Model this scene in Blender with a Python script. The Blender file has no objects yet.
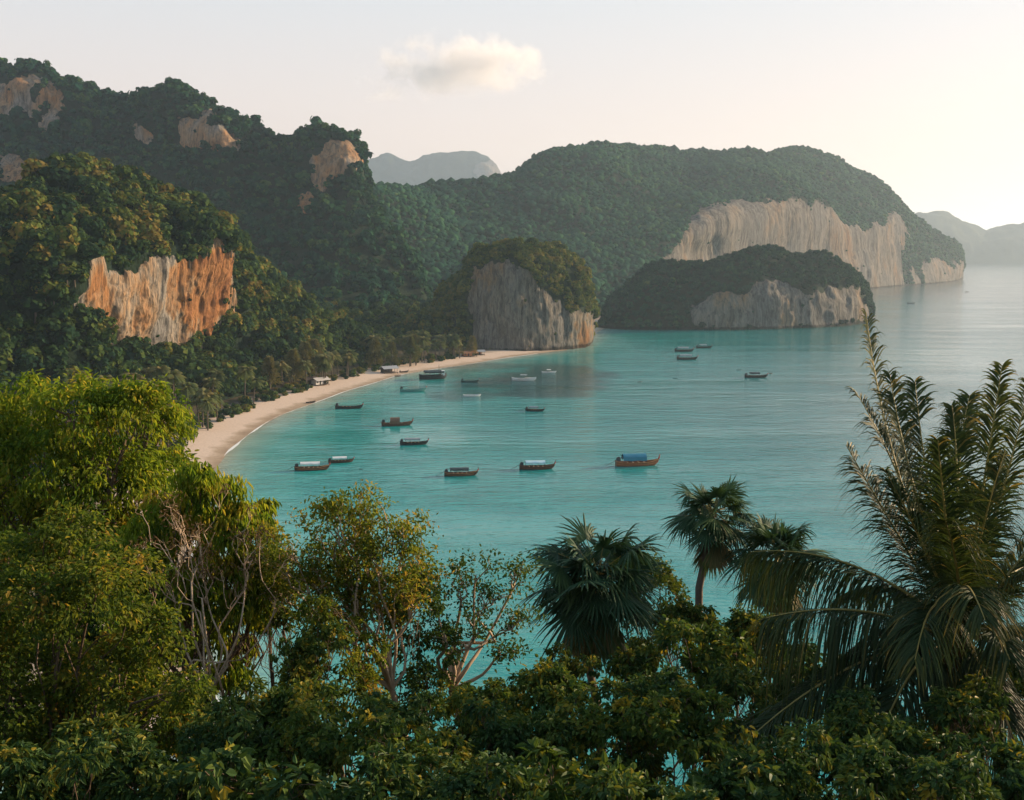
import bpy, math
import numpy as np
from math import radians as R
C = bpy.context.scene
COL = C.collection
PI = math.pi

# ------------------------------------------------------------------ camera, sky, sun, exposure
H, F, PITCH = 66.0, 1098.0, math.atan(149 / 1098.0)
cam_d = bpy.data.cameras.new('camera'); cam = bpy.data.objects.new('camera', cam_d); COL.objects.link(cam)
cam.location = (0, 0, H); cam.rotation_euler = (PI / 2 - PITCH, 0, 0)
cam_d.sensor_width = 36.0; cam_d.lens = 36.0 * F / 1024.0
cam_d.clip_start = 0.2; cam_d.clip_end = 200000
C.camera = cam
SUN_AZ, SUN_EL = 67.0, 15.0
HAZE = 0.000085
w = bpy.data.worlds.new('World'); C.world = w; w.use_nodes = True
wn = w.node_tree.nodes; wl = w.node_tree.links
bg = wn['Background']
sky = wn.new('ShaderNodeTexSky'); sky.sky_type = 'NISHITA'; sky.sun_disc = False
sky.sun_elevation = R(SUN_EL); sky.sun_rotation = R(SUN_AZ)
sky.altitude = 0; sky.air_density = 1.0; sky.dust_density = 1.2; sky.ozone_density = 1.0
gco = wn.new('ShaderNodeTexCoord'); gsp = wn.new('ShaderNodeSeparateXYZ'); wl.new(gco.outputs['Generated'], gsp.inputs[0])
vr = wn.new('ShaderNodeValToRGB')                       # evening haze layer: peach at the horizon, clear dim blue overhead
for k_ in range(3): vr.color_ramp.elements.new(.5)
for e_, (p_, c_0) in zip(vr.color_ramp.elements, [(0.0, (.92, .65, .52)), (.09, (.83, .67, .59)), (.25, (.60, .665, .71)), (.45, (.28, .40, .50)), (1.0, (.15, .26, .40))]):
    e_.position = p_; e_.color = (*c_0, 1)
wl.new(gsp.outputs[2], vr.inputs[0])
vs_ = wn.new('ShaderNodeVectorMath'); vs_.operation = 'SCALE'; vs_.inputs[3].default_value = 5.5; wl.new(vr.outputs[0], vs_.inputs[0])
tin = wn.new('ShaderNodeMix'); tin.data_type = 'RGBA'; tin.blend_type = 'MULTIPLY'; tin.inputs[0].default_value = 1.0; tin.inputs[7].default_value = (1.08, .76, .68, 1)
wl.new(sky.outputs[0], tin.inputs[6])
veil = wn.new('ShaderNodeMix'); veil.data_type = 'RGBA'; veil.inputs[0].default_value = 0.86
wl.new(tin.outputs[2], veil.inputs[6]); wl.new(vs_.outputs[0], veil.inputs[7]); wl.new(veil.outputs[2], bg.inputs['Color'])
bg.inputs['Strength'].default_value = 0.122
sd = bpy.data.lights.new('sun', 'SUN'); so = bpy.data.objects.new('sun', sd); COL.objects.link(so)
sd.energy = 5.0; sd.angle = R(0.6); sd.color = (1.0, 0.75, 0.49)
so.rotation_euler = (R(90 - SUN_EL), 0, -R(SUN_AZ) + PI)
so.location = (60, 40, 200)
vs = C.view_settings; vs.view_transform = 'Standard'; vs.look = 'None'; vs.exposure = 0.92; vs.gamma = 1.0; vs.use_curve_mapping = False
C.render.engine = 'CYCLES'
cy = C.cycles
cy.max_bounces = 6; cy.diffuse_bounces = 2; cy.glossy_bounces = 2; cy.transmission_bounces = 3; cy.volume_bounces = 4; cy.transparent_max_bounces = 8
cy.use_denoising = True; cy.sample_clamp_indirect = 4.0
cy.caustics_reflective = False; cy.caustics_refractive = False

# ------------------------------------------------------------------ helpers
CT, ST = math.cos(PITCH), math.sin(PITCH)
def P(px, py, Y):
    dx, dy = (px - 512) / F, -(py - 400) / F
    d = np.array([dx, CT + dy * ST, -ST + dy * CT])
    return np.array([0, 0, H]) + d * (Y / d[1])
def G(px, py, z=0.0):
    dx, dy = (px - 512) / F, -(py - 400) / F
    d = np.array([dx, CT + dy * ST, -ST + dy * CT])
    return np.array([0, 0, H]) + d * ((z - H) / d[2])
def proj(V):
    x = V[:, 0]; y = V[:, 1]; z = V[:, 2] - H
    dep = y * CT - z * ST; up = y * ST + z * CT
    return 512 + F * x / dep, 400 - F * up / dep

def _hash(ix, iy, iz, seed):
    n = (ix.astype(np.int64) * 73856093) ^ (iy.astype(np.int64) * 19349663) ^ (iz.astype(np.int64) * 83492791) ^ (seed * 2654435761)
    n = (n ^ (n >> 13)) * 1274126177
    n = n & 0x7fffffff
    return ((n ^ (n >> 16)) & 0xffff) / 65535.0 * 2 - 1
def vnoise(p, seed=0):
    i = np.floor(p); f = p - i; u = f * f * f * (f * (f * 6 - 15) + 10)
    i = i.astype(np.int64); r = 0
    for a in (0, 1):
        for b in (0, 1):
            for c in (0, 1):
                wgt = (u[:, 0] if a else 1 - u[:, 0]) * (u[:, 1] if b else 1 - u[:, 1]) * (u[:, 2] if c else 1 - u[:, 2])
                r = r + wgt * _hash(i[:, 0] + a, i[:, 1] + b, i[:, 2] + c, seed)
    return r
def fbm(p, oct=4, seed=0):
    r = np.zeros(len(p)); a = 1.0
    for k in range(oct):
        r += a * vnoise(p * 2.0 ** k + k * 17.3, seed + k); a *= 0.5
    return r
def sstep(a, b, x):
    t = np.clip((x - a) / (b - a), 0, 1); return t * t * (3 - 2 * t)
def nrm(v):
    return v / np.maximum(np.linalg.norm(v, axis=-1, keepdims=True), 1e-9)

class MB:
    def __init__(s): s.V = []; s.T = []; s.F3 = []; s.F4 = []; s.M3 = []; s.M4 = []; s.n = 0
    def add(s, V, F, mi=0, tint=0.5):
        V = np.asarray(V, float); F = np.asarray(F, int)
        if len(V) == 0 or len(F) == 0: return
        s.V.append(V); s.T.append(np.broadcast_to(np.asarray(tint, float), (len(V),)))
        if F.shape[1] == 3: s.F3.append(F + s.n); s.M3.append(np.full(len(F), mi))
        else: s.F4.append(F + s.n); s.M4.append(np.full(len(F), mi))
        s.n += len(V)
    def mesh(s, name, mats, smooth=False):
        V = np.concatenate(s.V); T = np.concatenate(s.T)
        f3 = np.concatenate(s.F3) if s.F3 else np.zeros((0, 3), int)
        f4 = np.concatenate(s.F4) if s.F4 else np.zeros((0, 4), int)
        me = bpy.data.meshes.new(name)
        me.vertices.add(len(V)); me.vertices.foreach_set('co', V.astype(np.float32).ravel())
        nl = f3.size + f4.size
        me.loops.add(nl); me.loops.foreach_set('vertex_index', np.concatenate([f3.ravel(), f4.ravel()]).astype(np.int32))
        st = np.concatenate([np.arange(len(f3)) * 3, len(f3) * 3 + np.arange(len(f4)) * 4]).astype(np.int32)
        me.polygons.add(len(st)); me.polygons.foreach_set('loop_start', st)
        mi = np.concatenate(s.M3 + s.M4).astype(np.int32)
        me.polygons.foreach_set('material_index', mi)
        me.polygons.foreach_set('use_smooth', np.full(len(st), smooth))
        a = me.attributes.new('tint', 'FLOAT', 'POINT'); a.data.foreach_set('value', T.astype(np.float32))
        for m in (mats if isinstance(mats, (list, tuple)) else [mats]): me.materials.append(m)
        me.update(calc_edges=True); me.validate()
        return me
    def build(s, name, mats, parent=None, smooth=False):
        o = bpy.data.objects.new(name, s.mesh(name, mats, smooth)); COL.objects.link(o)
        if parent is not None: o.parent = parent
        return o
def attr(o, name, vals):
    a = o.data.attributes.new(name, 'FLOAT', 'POINT'); a.data.foreach_set('value', np.asarray(vals, np.float32))
def tag(o, label=None, cat=None, group=None, kind=None):
    if label: o['label'] = label
    if cat: o['category'] = cat
    if group: o['group'] = group
    if kind: o['kind'] = kind
    return o
def empty(name, loc, rz=0.0):
    o = bpy.data.objects.new(name, None); COL.objects.link(o); o.location = tuple(loc); o.rotation_euler = (0, 0, rz); o.empty_display_size = 0.5
    return o
def copy_tree(o, parent=None):
    c = o.copy(); COL.objects.link(c)
    if parent is not None: c.parent = parent
    for ch in list(o.children): copy_tree(ch, c)
    return c
def grid_faces(nu, nv, off=0):
    i, j = np.meshgrid(np.arange(nu - 1), np.arange(nv - 1), indexing='ij')
    a = (i * nv + j).ravel()
    return np.stack([a, a + nv, a + nv + 1, a + 1], 1) + off
def tube(path, rad, sides=6):
    path = np.asarray(path, float); n = len(path); rad = np.broadcast_to(np.asarray(rad, float), (n,))
    t = nrm(np.gradient(path, axis=0))
    ref = np.array([0.31, 0.17, 0.93]) if abs(t[0][2]) < 0.8 else np.array([1.0, 0.2, 0.1])
    a = nrm(np.cross(t, ref)); b = np.cross(t, a)
    th = np.arange(sides) * 2 * PI / sides
    V = path[:, None, :] + rad[:, None, None] * (np.cos(th)[None, :, None] * a[:, None, :] + np.sin(th)[None, :, None] * b[:, None, :])
    i, j = np.meshgrid(np.arange(n - 1), np.arange(sides), indexing='ij')
    q = np.stack([i * sides + j, i * sides + (j + 1) % sides, (i + 1) * sides + (j + 1) % sides, (i + 1) * sides + j], -1).reshape(-1, 4)
    return V.reshape(-1, 3), q
def box(c, s, rz=0.0):
    c = np.array(c, float); h = np.array(s, float) / 2
    v = np.array([[x, y, z] for x in (-1, 1) for y in (-1, 1) for z in (-1, 1)], float) * h
    cr, sr = math.cos(rz), math.sin(rz)
    v = np.stack([v[:, 0] * cr - v[:, 1] * sr, v[:, 0] * sr + v[:, 1] * cr, v[:, 2]], 1) + c
    return v, np.array([[0, 1, 3, 2], [4, 6, 7, 5], [0, 4, 5, 1], [2, 3, 7, 6], [0, 2, 6, 4], [1, 5, 7, 3]])
def icos(sub):
    import bmesh
    bm = bmesh.new(); bmesh.ops.create_icosphere(bm, subdivisions=sub, radius=1.0)
    V = np.array([v.co[:] for v in bm.verts]); Fc = np.array([[v.index for v in f.verts] for f in bm.faces]); bm.free()
    return V, Fc
def leaves6(pos, axis, up, length, width, curl=0.25):
    """folded pointed leaves: 6 vertices, two quads each"""
    n = len(pos); axis = nrm(axis); side = nrm(np.cross(axis, up)); nn = np.cross(side, axis)
    L = np.broadcast_to(length, (n,))[:, None]; W = np.broadcast_to(width, (n,))[:, None] * 0.5
    b = pos; t = pos + axis * L - nn * L * curl
    m1 = pos + axis * L * 0.3 - nn * L * curl * 0.05; m2 = pos + axis * L * 0.68 - nn * L * curl * 0.45
    f = nn * W * 0.35
    V = np.stack([b, m1 + side * W + f, m2 + side * W * 0.8 + f, t, m2 - side * W * 0.8 + f, m1 - side * W + f], 1).reshape(-1, 3)
    k = np.arange(n)[:, None] * 6
    q = np.concatenate([k + np.array([[0, 1, 2, 3]]), k + np.array([[0, 3, 4, 5]])])
    return V, q
def rdir(rng, n):
    return nrm(rng.normal(size=(n, 3)))

# ------------------------------------------------------------------ materials
def newmat(name):
    m = bpy.data.materials.new(name); m.use_nodes = True
    nt = m.node_tree; nt.nodes.clear()
    out = nt.nodes.new('ShaderNodeOutputMaterial')
    return m, nt, out
def N(nt, t, **kw):
    n = nt.nodes.new(t)
    for k, v in kw.items():
        if k.startswith('i_'): n.inputs[k[2:].replace('_', ' ')].default_value = v
        elif k.startswith('n_'): n.inputs[int(k[2:])].default_value = v
        else: setattr(n, k, v)
    return n
def ramp(nt, fac, stops, interp='LINEAR'):
    r = nt.nodes.new('ShaderNodeValToRGB'); cr = r.color_ramp; cr.interpolation = interp
    while len(cr.elements) < len(stops): cr.elements.new(0.5)
    for e, (p, c) in zip(cr.elements, stops):
        e.position = p; e.color = (*c, 1) if len(c) == 3 else c
    nt.links.new(fac, r.inputs[0]); return r.outputs[0]
def math_(nt, op, a, b=None, clamp=False):
    n = nt.nodes.new('ShaderNodeMath'); n.operation = op; n.use_clamp = clamp
    for i, x in enumerate((a, b)):
        if x is None: continue
        if isinstance(x, (int, float)): n.inputs[i].default_value = x
        else: nt.links.new(x, n.inputs[i])
    return n.outputs[0]
def mixc(nt, fac, a, b, mode='MIX'):
    n = nt.nodes.new('ShaderNodeMix'); n.data_type = 'RGBA'; n.blend_type = mode
    for s, x in ((n.inputs[0], fac), (n.inputs[6], a), (n.inputs[7], b)):
        if isinstance(x, (int, float)): s.default_value = x
        elif isinstance(x, tuple): s.default_value = (*x, 1)
        else: nt.links.new(x, s)
    return n.outputs[2]
def noise(nt, vec, scale, detail=4, rough=0.55, sc=None):
    if sc is not None:
        mp = N(nt, 'ShaderNodeMapping'); mp.inputs['Scale'].default_value = sc
        nt.links.new(vec, mp.inputs[0]); vec = mp.outputs[0]
    n = N(nt, 'ShaderNodeTexNoise'); n.inputs['Scale'].default_value = scale; n.inputs['Detail'].default_value = detail; n.inputs['Roughness'].default_value = rough
    nt.links.new(vec, n.inputs['Vector']); return n.outputs[0]
def foliage_mat(name, stops, trans=0.35, rough=0.55, spec=0.25, objrand=0.0, patch=0.0, trans_gain=1.0):
    m, nt, out = newmat(name)
    at = N(nt, 'ShaderNodeAttribute', attribute_name='tint')
    v = at.outputs['Fac']
    if objrand:
        oi = N(nt, 'ShaderNodeObjectInfo')
        v = math_(nt, 'ADD', v, math_(nt, 'MULTIPLY', math_(nt, 'SUBTRACT', oi.outputs['Random'], 0.5), objrand))
    if patch:
        gp = N(nt, 'ShaderNodeNewGeometry')
        nz = noise(nt, gp.outputs['Position'], patch, 3)
        v = math_(nt, 'ADD', v, math_(nt, 'MULTIPLY', math_(nt, 'SUBTRACT', nz, 0.5), 0.9))
    col = ramp(nt, v, stops)
    p = N(nt, 'ShaderNodeBsdfPrincipled'); p.inputs['Roughness'].default_value = rough; p.inputs['Specular IOR Level'].default_value = spec
    nt.links.new(col, p.inputs['Base Color'])
    if trans:
        tr = N(nt, 'ShaderNodeBsdfTranslucent')
        tc = mixc(nt, 1.0, col, (1.25 * trans_gain, 1.15 * trans_gain, 0.6 * trans_gain), 'MULTIPLY')
        nt.links.new(tc, tr.inputs[0])
        mx = N(nt, 'ShaderNodeMixShader'); mx.inputs[0].default_value = trans
        nt.links.new(p.outputs[0], mx.inputs[1]); nt.links.new(tr.outputs[0], mx.inputs[2])
        nt.links.new(mx.outputs[0], out.inputs[0])
    else: nt.links.new(p.outputs[0], out.inputs[0])
    return m
def plain(name, col, rough=0.6, var=0.25, scale=3.0, spec=0.3, bump=0.0):
    m, nt, out = newmat(name)
    tc = N(nt, 'ShaderNodeTexCoord')
    nz = noise(nt, tc.outputs['Object'], scale, 5)
    c = mixc(nt, nz, tuple(x * (1 - var) for x in col), tuple(min(1, x * (1 + var)) for x in col))
    p = N(nt, 'ShaderNodeBsdfPrincipled'); p.inputs['Roughness'].default_value = rough; p.inputs['Specular IOR Level'].default_value = spec
    nt.links.new(c, p.inputs['Base Color'])
    if bump:
        b = N(nt, 'ShaderNodeBump'); b.inputs['Strength'].default_value = bump; nt.links.new(nz, b.inputs['Height']); nt.links.new(b.outputs[0], p.inputs['Normal'])
    nt.links.new(p.outputs[0], out.inputs[0])
    return m
def rock_mat(name, s=1.0, orange=0.5, bright=1.0):
    """limestone: grey to orange, vertical dark drip streaks; forest floor where the rock attribute is 0"""
    m, nt, out = newmat(name)
    gp = N(nt, 'ShaderNodeNewGeometry'); pos = gp.outputs['Position']
    blot = noise(nt, pos, 1.0, 4, 0.6, (0.035 * s, 0.035 * s, 0.02 * s))
    wob = N(nt, 'ShaderNodeTexNoise'); wob.inputs['Scale'].default_value = .12 * s; wob.inputs['Detail'].default_value = 3; nt.links.new(pos, wob.inputs['Vector'])
    va = N(nt, 'ShaderNodeVectorMath', operation='MULTIPLY_ADD'); va.inputs[1].default_value = (5 / s, 5 / s, 14 / s); nt.links.new(wob.outputs['Color'], va.inputs[0]); nt.links.new(pos, va.inputs[2])
    st1 = noise(nt, va.outputs[0], 1.0, 8, 0.72, (0.34 * s, 0.34 * s, 0.028 * s))
    st2 = noise(nt, pos, 1.0, 6, 0.7, (1.0 * s, 1.0 * s, 0.09 * s))
    fine = noise(nt, pos, 1.0, 6, 0.7, (0.5 * s, 0.5 * s, 0.3 * s))
    g = bright
    o = orange
    sa = N(nt, 'ShaderNodeAttribute', attribute_name='stain_glow')
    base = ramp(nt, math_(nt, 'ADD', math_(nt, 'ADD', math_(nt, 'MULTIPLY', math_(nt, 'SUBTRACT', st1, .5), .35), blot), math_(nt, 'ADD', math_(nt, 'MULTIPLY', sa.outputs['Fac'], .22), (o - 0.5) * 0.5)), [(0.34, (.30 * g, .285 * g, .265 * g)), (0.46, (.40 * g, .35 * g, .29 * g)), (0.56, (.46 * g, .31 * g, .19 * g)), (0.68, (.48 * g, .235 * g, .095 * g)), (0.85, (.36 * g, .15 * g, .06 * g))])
    k1 = ramp(nt, st1, [(0.34, (.10, .095, .09)), (0.45, (.55, .53, .51)), (0.54, (.92, .91, .9)), (0.72, (1.2, 1.18, 1.14))])
    k2 = ramp(nt, st2, [(0.34, (.22, .21, .20)), (0.46, (.85, .84, .83)), (0.7, (1.15, 1.15, 1.15))])
    c = mixc(nt, 0.85, base, k1, 'MULTIPLY'); c = mixc(nt, 0.7, c, k2, 'MULTIPLY')
    fl = ramp(nt, fine, [(0.3, (.008, .022, .012)), (0.7, (.018, .036, .016))])
    at = N(nt, 'ShaderNodeAttribute', attribute_name='rock')
    edge = math_(nt, 'ADD', at.outputs['Fac'], math_(nt, 'MULTIPLY', math_(nt, 'SUBTRACT', fine, 0.5), 0.9))
    mk = ramp(nt, edge, [(0.42, (0, 0, 0)), (0.55, (1, 1, 1))])
    c = mixc(nt, mk, fl, c)
    # tide notch: wet dark band just above the sea
    sx = N(nt, 'ShaderNodeSeparateXYZ'); nt.links.new(pos, sx.inputs[0])
    zz = math_(nt, 'ADD', sx.outputs[2], math_(nt, 'MULTIPLY', math_(nt, 'SUBTRACT', fine, 0.5), 3.0))
    wet = ramp(nt, math_(nt, 'DIVIDE', zz, 6.0), [(0.28, (.28, .26, .24)), (0.5, (1, 1, 1))])
    c = mixc(nt, 1.0, c, wet, 'MULTIPLY')
    b = N(nt, 'ShaderNodeBump'); b.inputs['Strength'].default_value = 1.0; b.inputs['Distance'].default_value = 2.2 / s
    hh = math_(nt, 'ADD', st1, math_(nt, 'MULTIPLY', st2, 0.5)); hh = math_(nt, 'ADD', hh, math_(nt, 'MULTIPLY', fine, 0.4))
    nt.links.new(hh, b.inputs['Height'])
    p = N(nt, 'ShaderNodeBsdfPrincipled'); p.inputs['Roughness'].default_value = 0.9; p.inputs['Specular IOR Level'].default_value = 0.15
    nt.links.new(c, p.inputs['Base Color']); nt.links.new(b.outputs[0], p.inputs['Normal'])
    nt.links.new(p.outputs[0], out.inputs[0])
    return m

M = {}
M['rock_near'] = rock_mat('near limestone', 1.5, 0.50, 0.9)
M['rock_mid'] = rock_mat('grey limestone', 1.2, 0.33, 0.60)
M['rock_isl'] = rock_mat('island limestone', 0.9, 0.28, 0.62)
M['rock_far'] = rock_mat('far limestone', 0.45, 0.30, 0.55)
M['rock_left'] = rock_mat('high limestone', 0.8, 0.64, 0.9)
FOLI = [(0.0, (.012, .036, .018)), (0.3, (.026, .060, .020)), (0.6, (.060, .098, .022)), (0.85, (.12, .145, .026)), (1.0, (.19, .14, .032))]
FOLD = [(0.0, (.006, .036, .024)), (0.4, (.011, .060, .034)), (0.7, (.026, .088, .034)), (1.0, (.065, .12, .034))]
M['fol_far'] = foliage_mat('far canopy', FOLD, trans=0.1, patch=0.012, spec=.04, rough=.9)
M['fol_mid'] = foliage_mat('hill canopy', FOLI, trans=0.25, objrand=1.05, spec=.06, rough=.85)
M['fol_mid_d'] = foliage_mat('dark canopy', FOLD, trans=0.15, objrand=0.5)
M['fol_rock'] = foliage_mat('rock top canopy', FOLI, trans=0.25, patch=0.03, spec=.06, rough=.85)
M['fol_sun'] = foliage_mat('sunny creepers', [(0, (.02, .045, .016)), (0.4, (.055, .09, .02)), (0.75, (.12, .145, .028)), (1, (.20, .16, .04))], trans=0.3, patch=0.05, spec=.06, rough=.85)  # canopy greens brightened in the colour to look sunlit on the rock top
M['fol_isl'] = foliage_mat('island canopy', FOLD, trans=0.15, patch=0.03, spec=.05, rough=.85)
M['palm_far'] = foliage_mat('palm fronds far', [(0, (.04, .07, .022)), (0.5, (.10, .125, .035)), (1, (.22, .18, .06))], trans=0.3, objrand=0.6, spec=0.15)
M['casu'] = foliage_mat('feathery casuarina', [(0, (.06, .08, .026)), (0.5, (.135, .14, .045)), (1, (.26, .20, .07))], trans=0.25, objrand=0.4)
M['bark_far'] = plain('far bark', (.10, .08, .06), .9)
M['bark_pale'] = plain('pale bark', (.42, .31, .21), .85, .45, 6.0, bump=.4)
M['bark_brown'] = plain('brown bark', (.13, .09, .06), .9, .45, 9.0, bump=.5)
M['bark_palm'] = plain('palm bark', (.16, .13, .105), .9, .4, 14.0, bump=.6)
M['lf_yellow'] = foliage_mat('yellow green leaves', [(0, (.04, .085, .014)), (0.4, (.10, .16, .018)), (0.8, (.20, .235, .026)), (1, (.29, .24, .035))], trans=0.5, trans_gain=1.6, spec=.1)
M['lf_olive'] = foliage_mat('olive leaves', [(0, (.035, .07, .016)), (0.5, (.085, .125, .02)), (0.85, (.17, .18, .028)), (1, (.25, .17, .035))], trans=0.48, trans_gain=1.6, spec=.1)
M['lf_dark'] = foliage_mat('dark glossy leaves', [(0, (.024, .06, .022)), (0.5, (.055, .105, .028)), (0.8, (.12, .165, .034)), (1, (.28, .23, .03))], trans=0.25, rough=.5, spec=.12)
M['lf_mid'] = foliage_mat('mid green leaves', [(0, (.026, .062, .017)), (0.5, (.062, .11, .023)), (0.8, (.13, .17, .03)), (1, (.30, .24, .03))], trans=0.35, rough=.5, spec=.12)
M['lf_dry'] = foliage_mat('dry leaves', [(0, (.10, .06, .03)), (0.5, (.16, .10, .05)), (1, (.24, .16, .08))], trans=0.3)
M['fan'] = foliage_mat('fan palm leaf', [(0, (.02, .05, .028)), (0.5, (.038, .085, .038)), (0.85, (.08, .13, .04)), (1, (.20, .15, .06))], trans=0.2, rough=.5, spec=.14)
M['coco'] = foliage_mat('coconut frond', [(0, (.018, .036, .016)), (0.5, (.035, .06, .022)), (0.8, (.08, .095, .028)), (1, (.26, .19, .055))], trans=0.25, rough=.5, spec=.14)
M['rachis'] = plain('frond stalk', (.28, .22, .06), .5, .25, 2.0)
M['husk'] = plain('palm fibre', (.15, .085, .04), .95, .5, 8.0)

# ------------------------------------------------------------------ shoreline and land heights
SH = [(-400, 800), (260, 762), (205, 700), (194, 640), (192, 560), (202, 490), (222, 460), (235, 445), (252, 432), (270, 421), (290, 411), (310, 404.5), (332, 396),
      (352, 389), (376, 382), (400, 375), (425, 370.5), (450, 367), (475, 363), (500, 358.5), (525, 355), (545, 352.5), (575, 349), (592, 339), (600, 329), (640, 316), (700, 302)]
SHW = np.array([G(a, b)[:2] for a, b in SH])
SHW[0] = (-140, 128)
def chaikin(p, k=2):
    for _ in range(k):
        q = np.empty((2 * len(p), 2)); q[0] = p[0]; q[-1] = p[-1]
        q[1:-1:2] = 0.75 * p[:-1] + 0.25 * p[1:]; q[2:-1:2] = 0.25 * p[:-1] + 0.75 * p[1:]
        p = q
    return p
SHORE = chaikin(SHW, 2)
LANDPOLY = np.concatenate([SHORE, [(600, 2600), (-3000, 2600), (-3000, 128)]])
def segdist(xy, poly):
    d = np.full(len(xy), 1e9)
    for a, b in zip(poly[:-1], poly[1:]):
        ab = b - a; L = max(ab @ ab, 1e-9)
        t = np.clip(((xy - a) @ ab) / L, 0, 1)
        d = np.minimum(d, np.linalg.norm(xy - a - t[:, None] * ab, axis=1))
    return d
def inside(xy, poly):
    c = np.zeros(len(xy), bool); x, y = xy[:, 0], xy[:, 1]
    for (x0, y0), (x1, y1) in zip(poly, np.roll(poly, -1, 0)):
        cond = (y0 > y) != (y1 > y)
        with np.errstate(divide='ignore', invalid='ignore'):
            xi = (x1 - x0) * (y - y0) / (y1 - y0 + 1e-12) + x0
        c ^= cond & (x < xi)
    return c
def land_d(xy):
    d = segdist(xy, SHORE); return np.where(inside(xy, LANDPOLY), d, -d)
def land_z(xy, d=None):
    if d is None: d = land_d(xy)
    z = np.where(d < 0, d * 0.08, np.where(d < 26, d * 0.07, 1.82 + (d - 26) * 0.09))
    n = fbm(np.column_stack([xy * 0.02, np.zeros(len(xy))]), 3, 5)
    return z + np.where(d > 26, n * np.minimum((d - 26) * 0.06, 3.0), 0)

# beach and valley ground: one height field
def build_land():
    xs = np.arange(-760, 240, 4.0); ys = np.arange(128, 1180, 4.0)
    X, Y = np.meshgrid(xs, ys, indexing='ij'); xy = np.column_stack([X.ravel(), Y.ravel()])
    d = land_d(xy); z = land_z(xy, d)
    F4 = grid_faces(len(xs), len(ys))
    keep = (z[F4].max(1) > -3.0)
    mb = MB(); mb.add(np.column_stack([xy, z]), F4[keep])
    m, nt, out = newmat('sand and forest soil')
    at = N(nt, 'ShaderNodeAttribute', attribute_name='shore')
    gp = N(nt, 'ShaderNodeNewGeometry')
    n1 = noise(nt, gp.outputs['Position'], 0.12, 5); n2 = noise(nt, gp.outputs['Position'], 1.2, 4)
    dd = math_(nt, 'ADD', at.outputs['Fac'], math_(nt, 'MULTIPLY', math_(nt, 'SUBTRACT', n1, 0.5), 14.0))
    sand = ramp(nt, math_(nt, 'DIVIDE', dd, 30.0), [(0.0, (.30, .22, .15)), (0.10, (.40, .30, .21)), (0.22, (.60, .47, .37)), (0.75, (.62, .49, .39))])
    sand = mixc(nt, 1.0, sand, ramp(nt, n2, [(0.25, (.78, .77, .76)), (0.5, (1, 1, 1)), (0.8, (1.06, 1.05, 1.04))]), 'MULTIPLY')
    soil = ramp(nt, n1, [(0.3, (.035, .035, .018)), (0.7, (.09, .065, .035))])
    col = mixc(nt, ramp(nt, math_(nt, 'DIVIDE', dd, 100.0), [(0.18, (0, 0, 0)), (0.30, (1, 1, 1))]), sand, soil)
    p = N(nt, 'ShaderNodeBsdfPrincipled'); p.inputs['Roughness'].default_value = .9; p.inputs['Specular IOR Level'].default_value = .15
    b = N(nt, 'ShaderNodeBump'); b.inputs['Strength'].default_value = .4; nt.links.new(n2, b.inputs['Height']); nt.links.new(b.outputs[0], p.inputs['Normal'])
    nt.links.new(col, p.inputs['Base Color']); nt.links.new(p.outputs[0], out.inputs[0])
    o = mb.build('beach_ground', m, smooth=True); attr(o, 'shore', d)
    tag(o, 'curved pale sand beach and the wooded flat ground behind it', kind='structure')
build_land()

# ------------------------------------------------------------------ landforms
def hermite(Pts, n, tens=0.5):
    """Pts (k, ...) resampled to n along axis 0 with finite-difference tangents"""
    k = len(Pts); u = np.linspace(0, k - 1, n); i = np.minimum(u.astype(int), k - 2); t = (u - i)
    sh = (n,) + (1,) * (Pts.ndim - 1); t = t.reshape(sh)
    tan = np.empty_like(Pts); tan[1:-1] = (Pts[2:] - Pts[:-2]) * tens; tan[0] = (Pts[1] - Pts[0]) * tens; tan[-1] = (Pts[-1] - Pts[-2]) * tens
    a, b, ma, mb_ = Pts[i], Pts[i + 1], tan[i], tan[i + 1]
    return (2 * t**3 - 3 * t**2 + 1) * a + (t**3 - 2 * t**2 + t) * ma + (-2 * t**3 + 3 * t**2) * b + (t**3 - t**2) * mb_
def loft(cols, back, nu, nvs, tens_v=0.3):
    """cols: per column a list of world points base..ridge; back: (drop list of (dx,dy,zfrac)) behind the ridge"""
    A = np.array(cols, float)                                   # (ncol, nrow, 3)
    rid = A[:, -1]
    ex = []
    for dx, dy, zf in back:
        q = rid.copy(); q[:, 0] += dx; q[:, 1] += dy; q[:, 2] = rid[:, 2] * zf - (2 if zf == 0 else 0); ex.append(q)
    A = np.concatenate([A] + [q[:, None] for q in ex], 1)
    A = hermite(A, nu, 0.5)                                      # (nu, nrow, 3)
    A = np.swapaxes(A, 0, 1)                                     # rows first
    k = len(A); tan = np.empty_like(A); tan[1:-1] = (A[2:] - A[:-2]) * tens_v; tan[0] = (A[1] - A[0]) * tens_v; tan[-1] = (A[-1] - A[-2]) * tens_v
    segs = []; vpar = []
    for r in range(k - 1):
        n = nvs[min(r, len(nvs) - 1)]
        t = (np.arange(n) / n)[:, None, None]
        segs.append((2 * t**3 - 3 * t**2 + 1) * A[r] + (t**3 - 2 * t**2 + t) * tan[r] + (-2 * t**3 + 3 * t**2) * A[r + 1] + (t**3 - t**2) * tan[r + 1])
        vpar.append(r + np.arange(n) / n)
    segs.append(A[-1:]); vpar.append(np.array([k - 1.0]))
    Gd = np.concatenate(segs)                                    # (nv, nu, 3)
    vp = np.concatenate(vpar)
    return Gd, vp
def grid_normals(Gd):
    du = np.gradient(Gd, axis=1); dv = np.gradient(Gd, axis=0)
    return nrm(np.cross(du, dv))
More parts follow.
